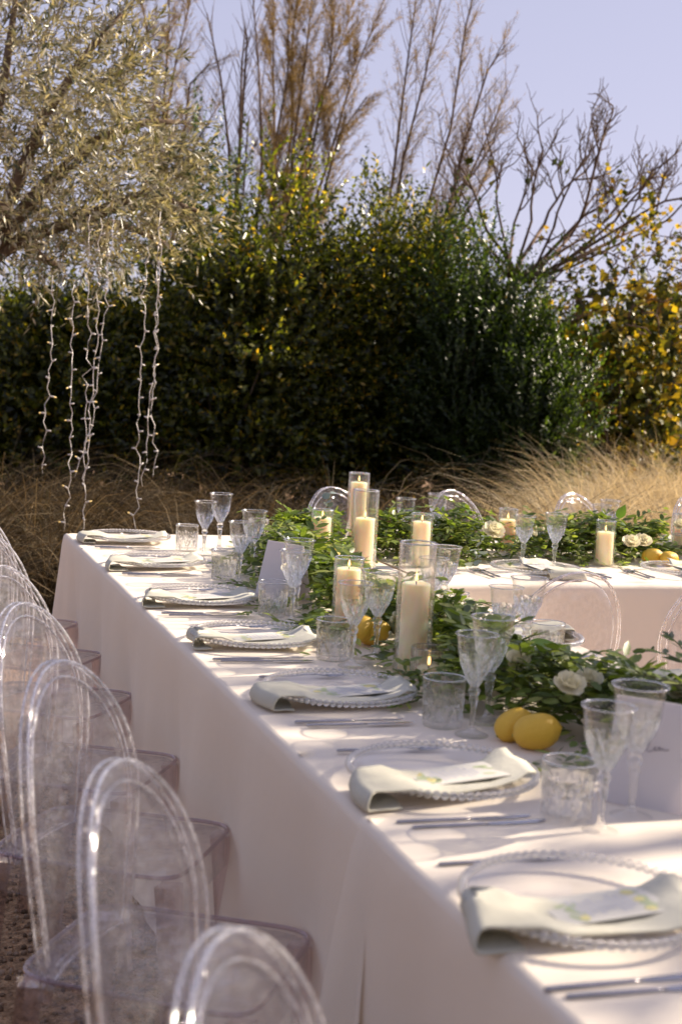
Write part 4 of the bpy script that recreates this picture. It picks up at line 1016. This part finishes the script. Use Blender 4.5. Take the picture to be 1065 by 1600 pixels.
strand(0, [(82, 430), (78, 560), (70, 680), (66, 740)], 8.3, 'first white fairy-light strand of the olive, counting from the trunk, ending short')
strand(1, [(116, 445), (111, 560), (109, 700), (103, 830)], 8.0, 'second white fairy-light strand from the olive trunk, reaching down to table level')
strand(2, [(141, 335), (138, 500), (134, 640), (132, 760)], 8.2, 'third white fairy-light strand from the olive trunk, in the close group of three')
strand(3, [(157, 340), (150, 520), (141, 650), (128, 838)], 8.1, 'fourth white fairy-light strand from the olive trunk, longest of the group of three')
strand(4, [(178, 345), (165, 480), (150, 600), (140, 690), (118, 745)], 8.4, 'fifth white fairy-light strand from the olive trunk, slanting across two others')
strand(5, [(229, 385), (222, 560), (216, 700), (211, 832)], 8.2, 'sixth white fairy-light strand from the olive trunk, the longer of the far pair')
strand(6, [(248, 385), (243, 560), (230, 650), (224, 760)], 8.1, 'seventh white fairy-light strand from the olive trunk, beside the longer one')
strand(7, [(251, 330), (246, 520), (240, 640), (242, 745)], 8.3, 'eighth white fairy-light strand from the olive trunk, hanging farthest out')

# the tree beside the tables that dapples their light
def shade_tree():
    rg = np.random.default_rng(71); aim = np.array([.45, -3.7, .75]); c = aim+np.array(SUN_DIR)*8.0; root = empty('shade_tree', (c[0], c[1], 0), 0, 'leafy shade tree standing beside the tables', 'tree'); org = np.array([c[0], c[1], 0])
    t = TB(); cz = c[2]
    t.tube([(0, 0, 0), (.1, .05, 1.2), (0, .1, 2.4), (.05, 0, cz-.6)], [.17, .13, .11, .08], 8)
    A = []; D = []; cl = []
    for k in range(37):
        u = rg.normal(size=3)*np.array([.8, 1.35, .75]); cl.append(u+np.array([0, 0, cz]))
    for k, u in enumerate(cl):
        t.tube([(.05, 0, cz-.6-rg.uniform(0, .9)), u*.55+np.array([0, 0, cz])*.42, u], [.04, .02, .006], 5)
        n = rg.integers(40, 105); sp_ = rg.uniform(.16, .36); A.append(u+rg.normal(size=(n, 3))*sp_); D.append(rg.normal(size=(n, 3)))
    A = np.concatenate(A); D = np.concatenate(D); n = len(A)
    V, F = leaf_cards(A, D, rg.normal(size=(n, 3)), rg.uniform(.07, .13, n), rg.uniform(.016, .03, n))
    obj('trunk', t.mesh('trunk'), M['bark'], root); tag(obj('crown', mesh_np('crown', V, F, False), M['shade'], root), kind='stuff')
shade_tree()

# unseen hedge added beside and behind the camera to hold back sky light
def sky_block_hedge(i, x, y, rx, ry, h, label):
    rg = np.random.default_rng(300+i); root = empty('hedge_shrub', (x, y, 0), 0, label, 'shrub', 'added sky-blocking shrubs'); n = 5200
    u = nrm(rg.normal(size=(n, 3)))*rg.uniform(.75, 1.05, (n, 1)); P_ = u*np.array([rx, ry, h/2])+np.array([0, 0, h/2+.05])
    V, F = leaf_cards(P_, u*.5+rg.normal(size=(n, 3))*.7, u+rg.normal(size=(n, 3))*.4, rg.uniform(.10, .18, n), rg.uniform(.03, .055, n))
    tag(obj('crown', mesh_np('crown', V, F, False), M['shrub'], root), kind='stuff')
    t = TB()
    for k in range(7): a = rg.normal(size=2)*.25; t.tube([(a[0]*.4, a[1]*.4, 0), (a[0], a[1], h*.35), (a[0]*2.4, a[1]*2.4, h*.75)], [.04, .03, .01], 5)
    obj('trunk', t.mesh('trunk'), M['bark'], root)
sky_block_hedge(0, -4.6, -1.2, .9, 1.5, 1.4, 'added unseen hedge shrub blocking sky light, first from the olive tree')
sky_block_hedge(1, -4.5, -3.8, .9, 1.6, 1.5, 'added unseen hedge shrub blocking sky light, second from the olive tree')
sky_block_hedge(2, -4.3, -6.6, 1.0, 1.6, 1.4, 'added unseen hedge shrub blocking sky light, third from the olive tree')
sky_block_hedge(3, -2.4, -9.0, 1.6, .9, 3.4, 'added unseen hedge shrub blocking sky light behind the chair row')
sky_block_hedge(4, .9, -9.4, 1.7, .9, 3.6, 'added unseen hedge shrub blocking sky light beyond the long table')
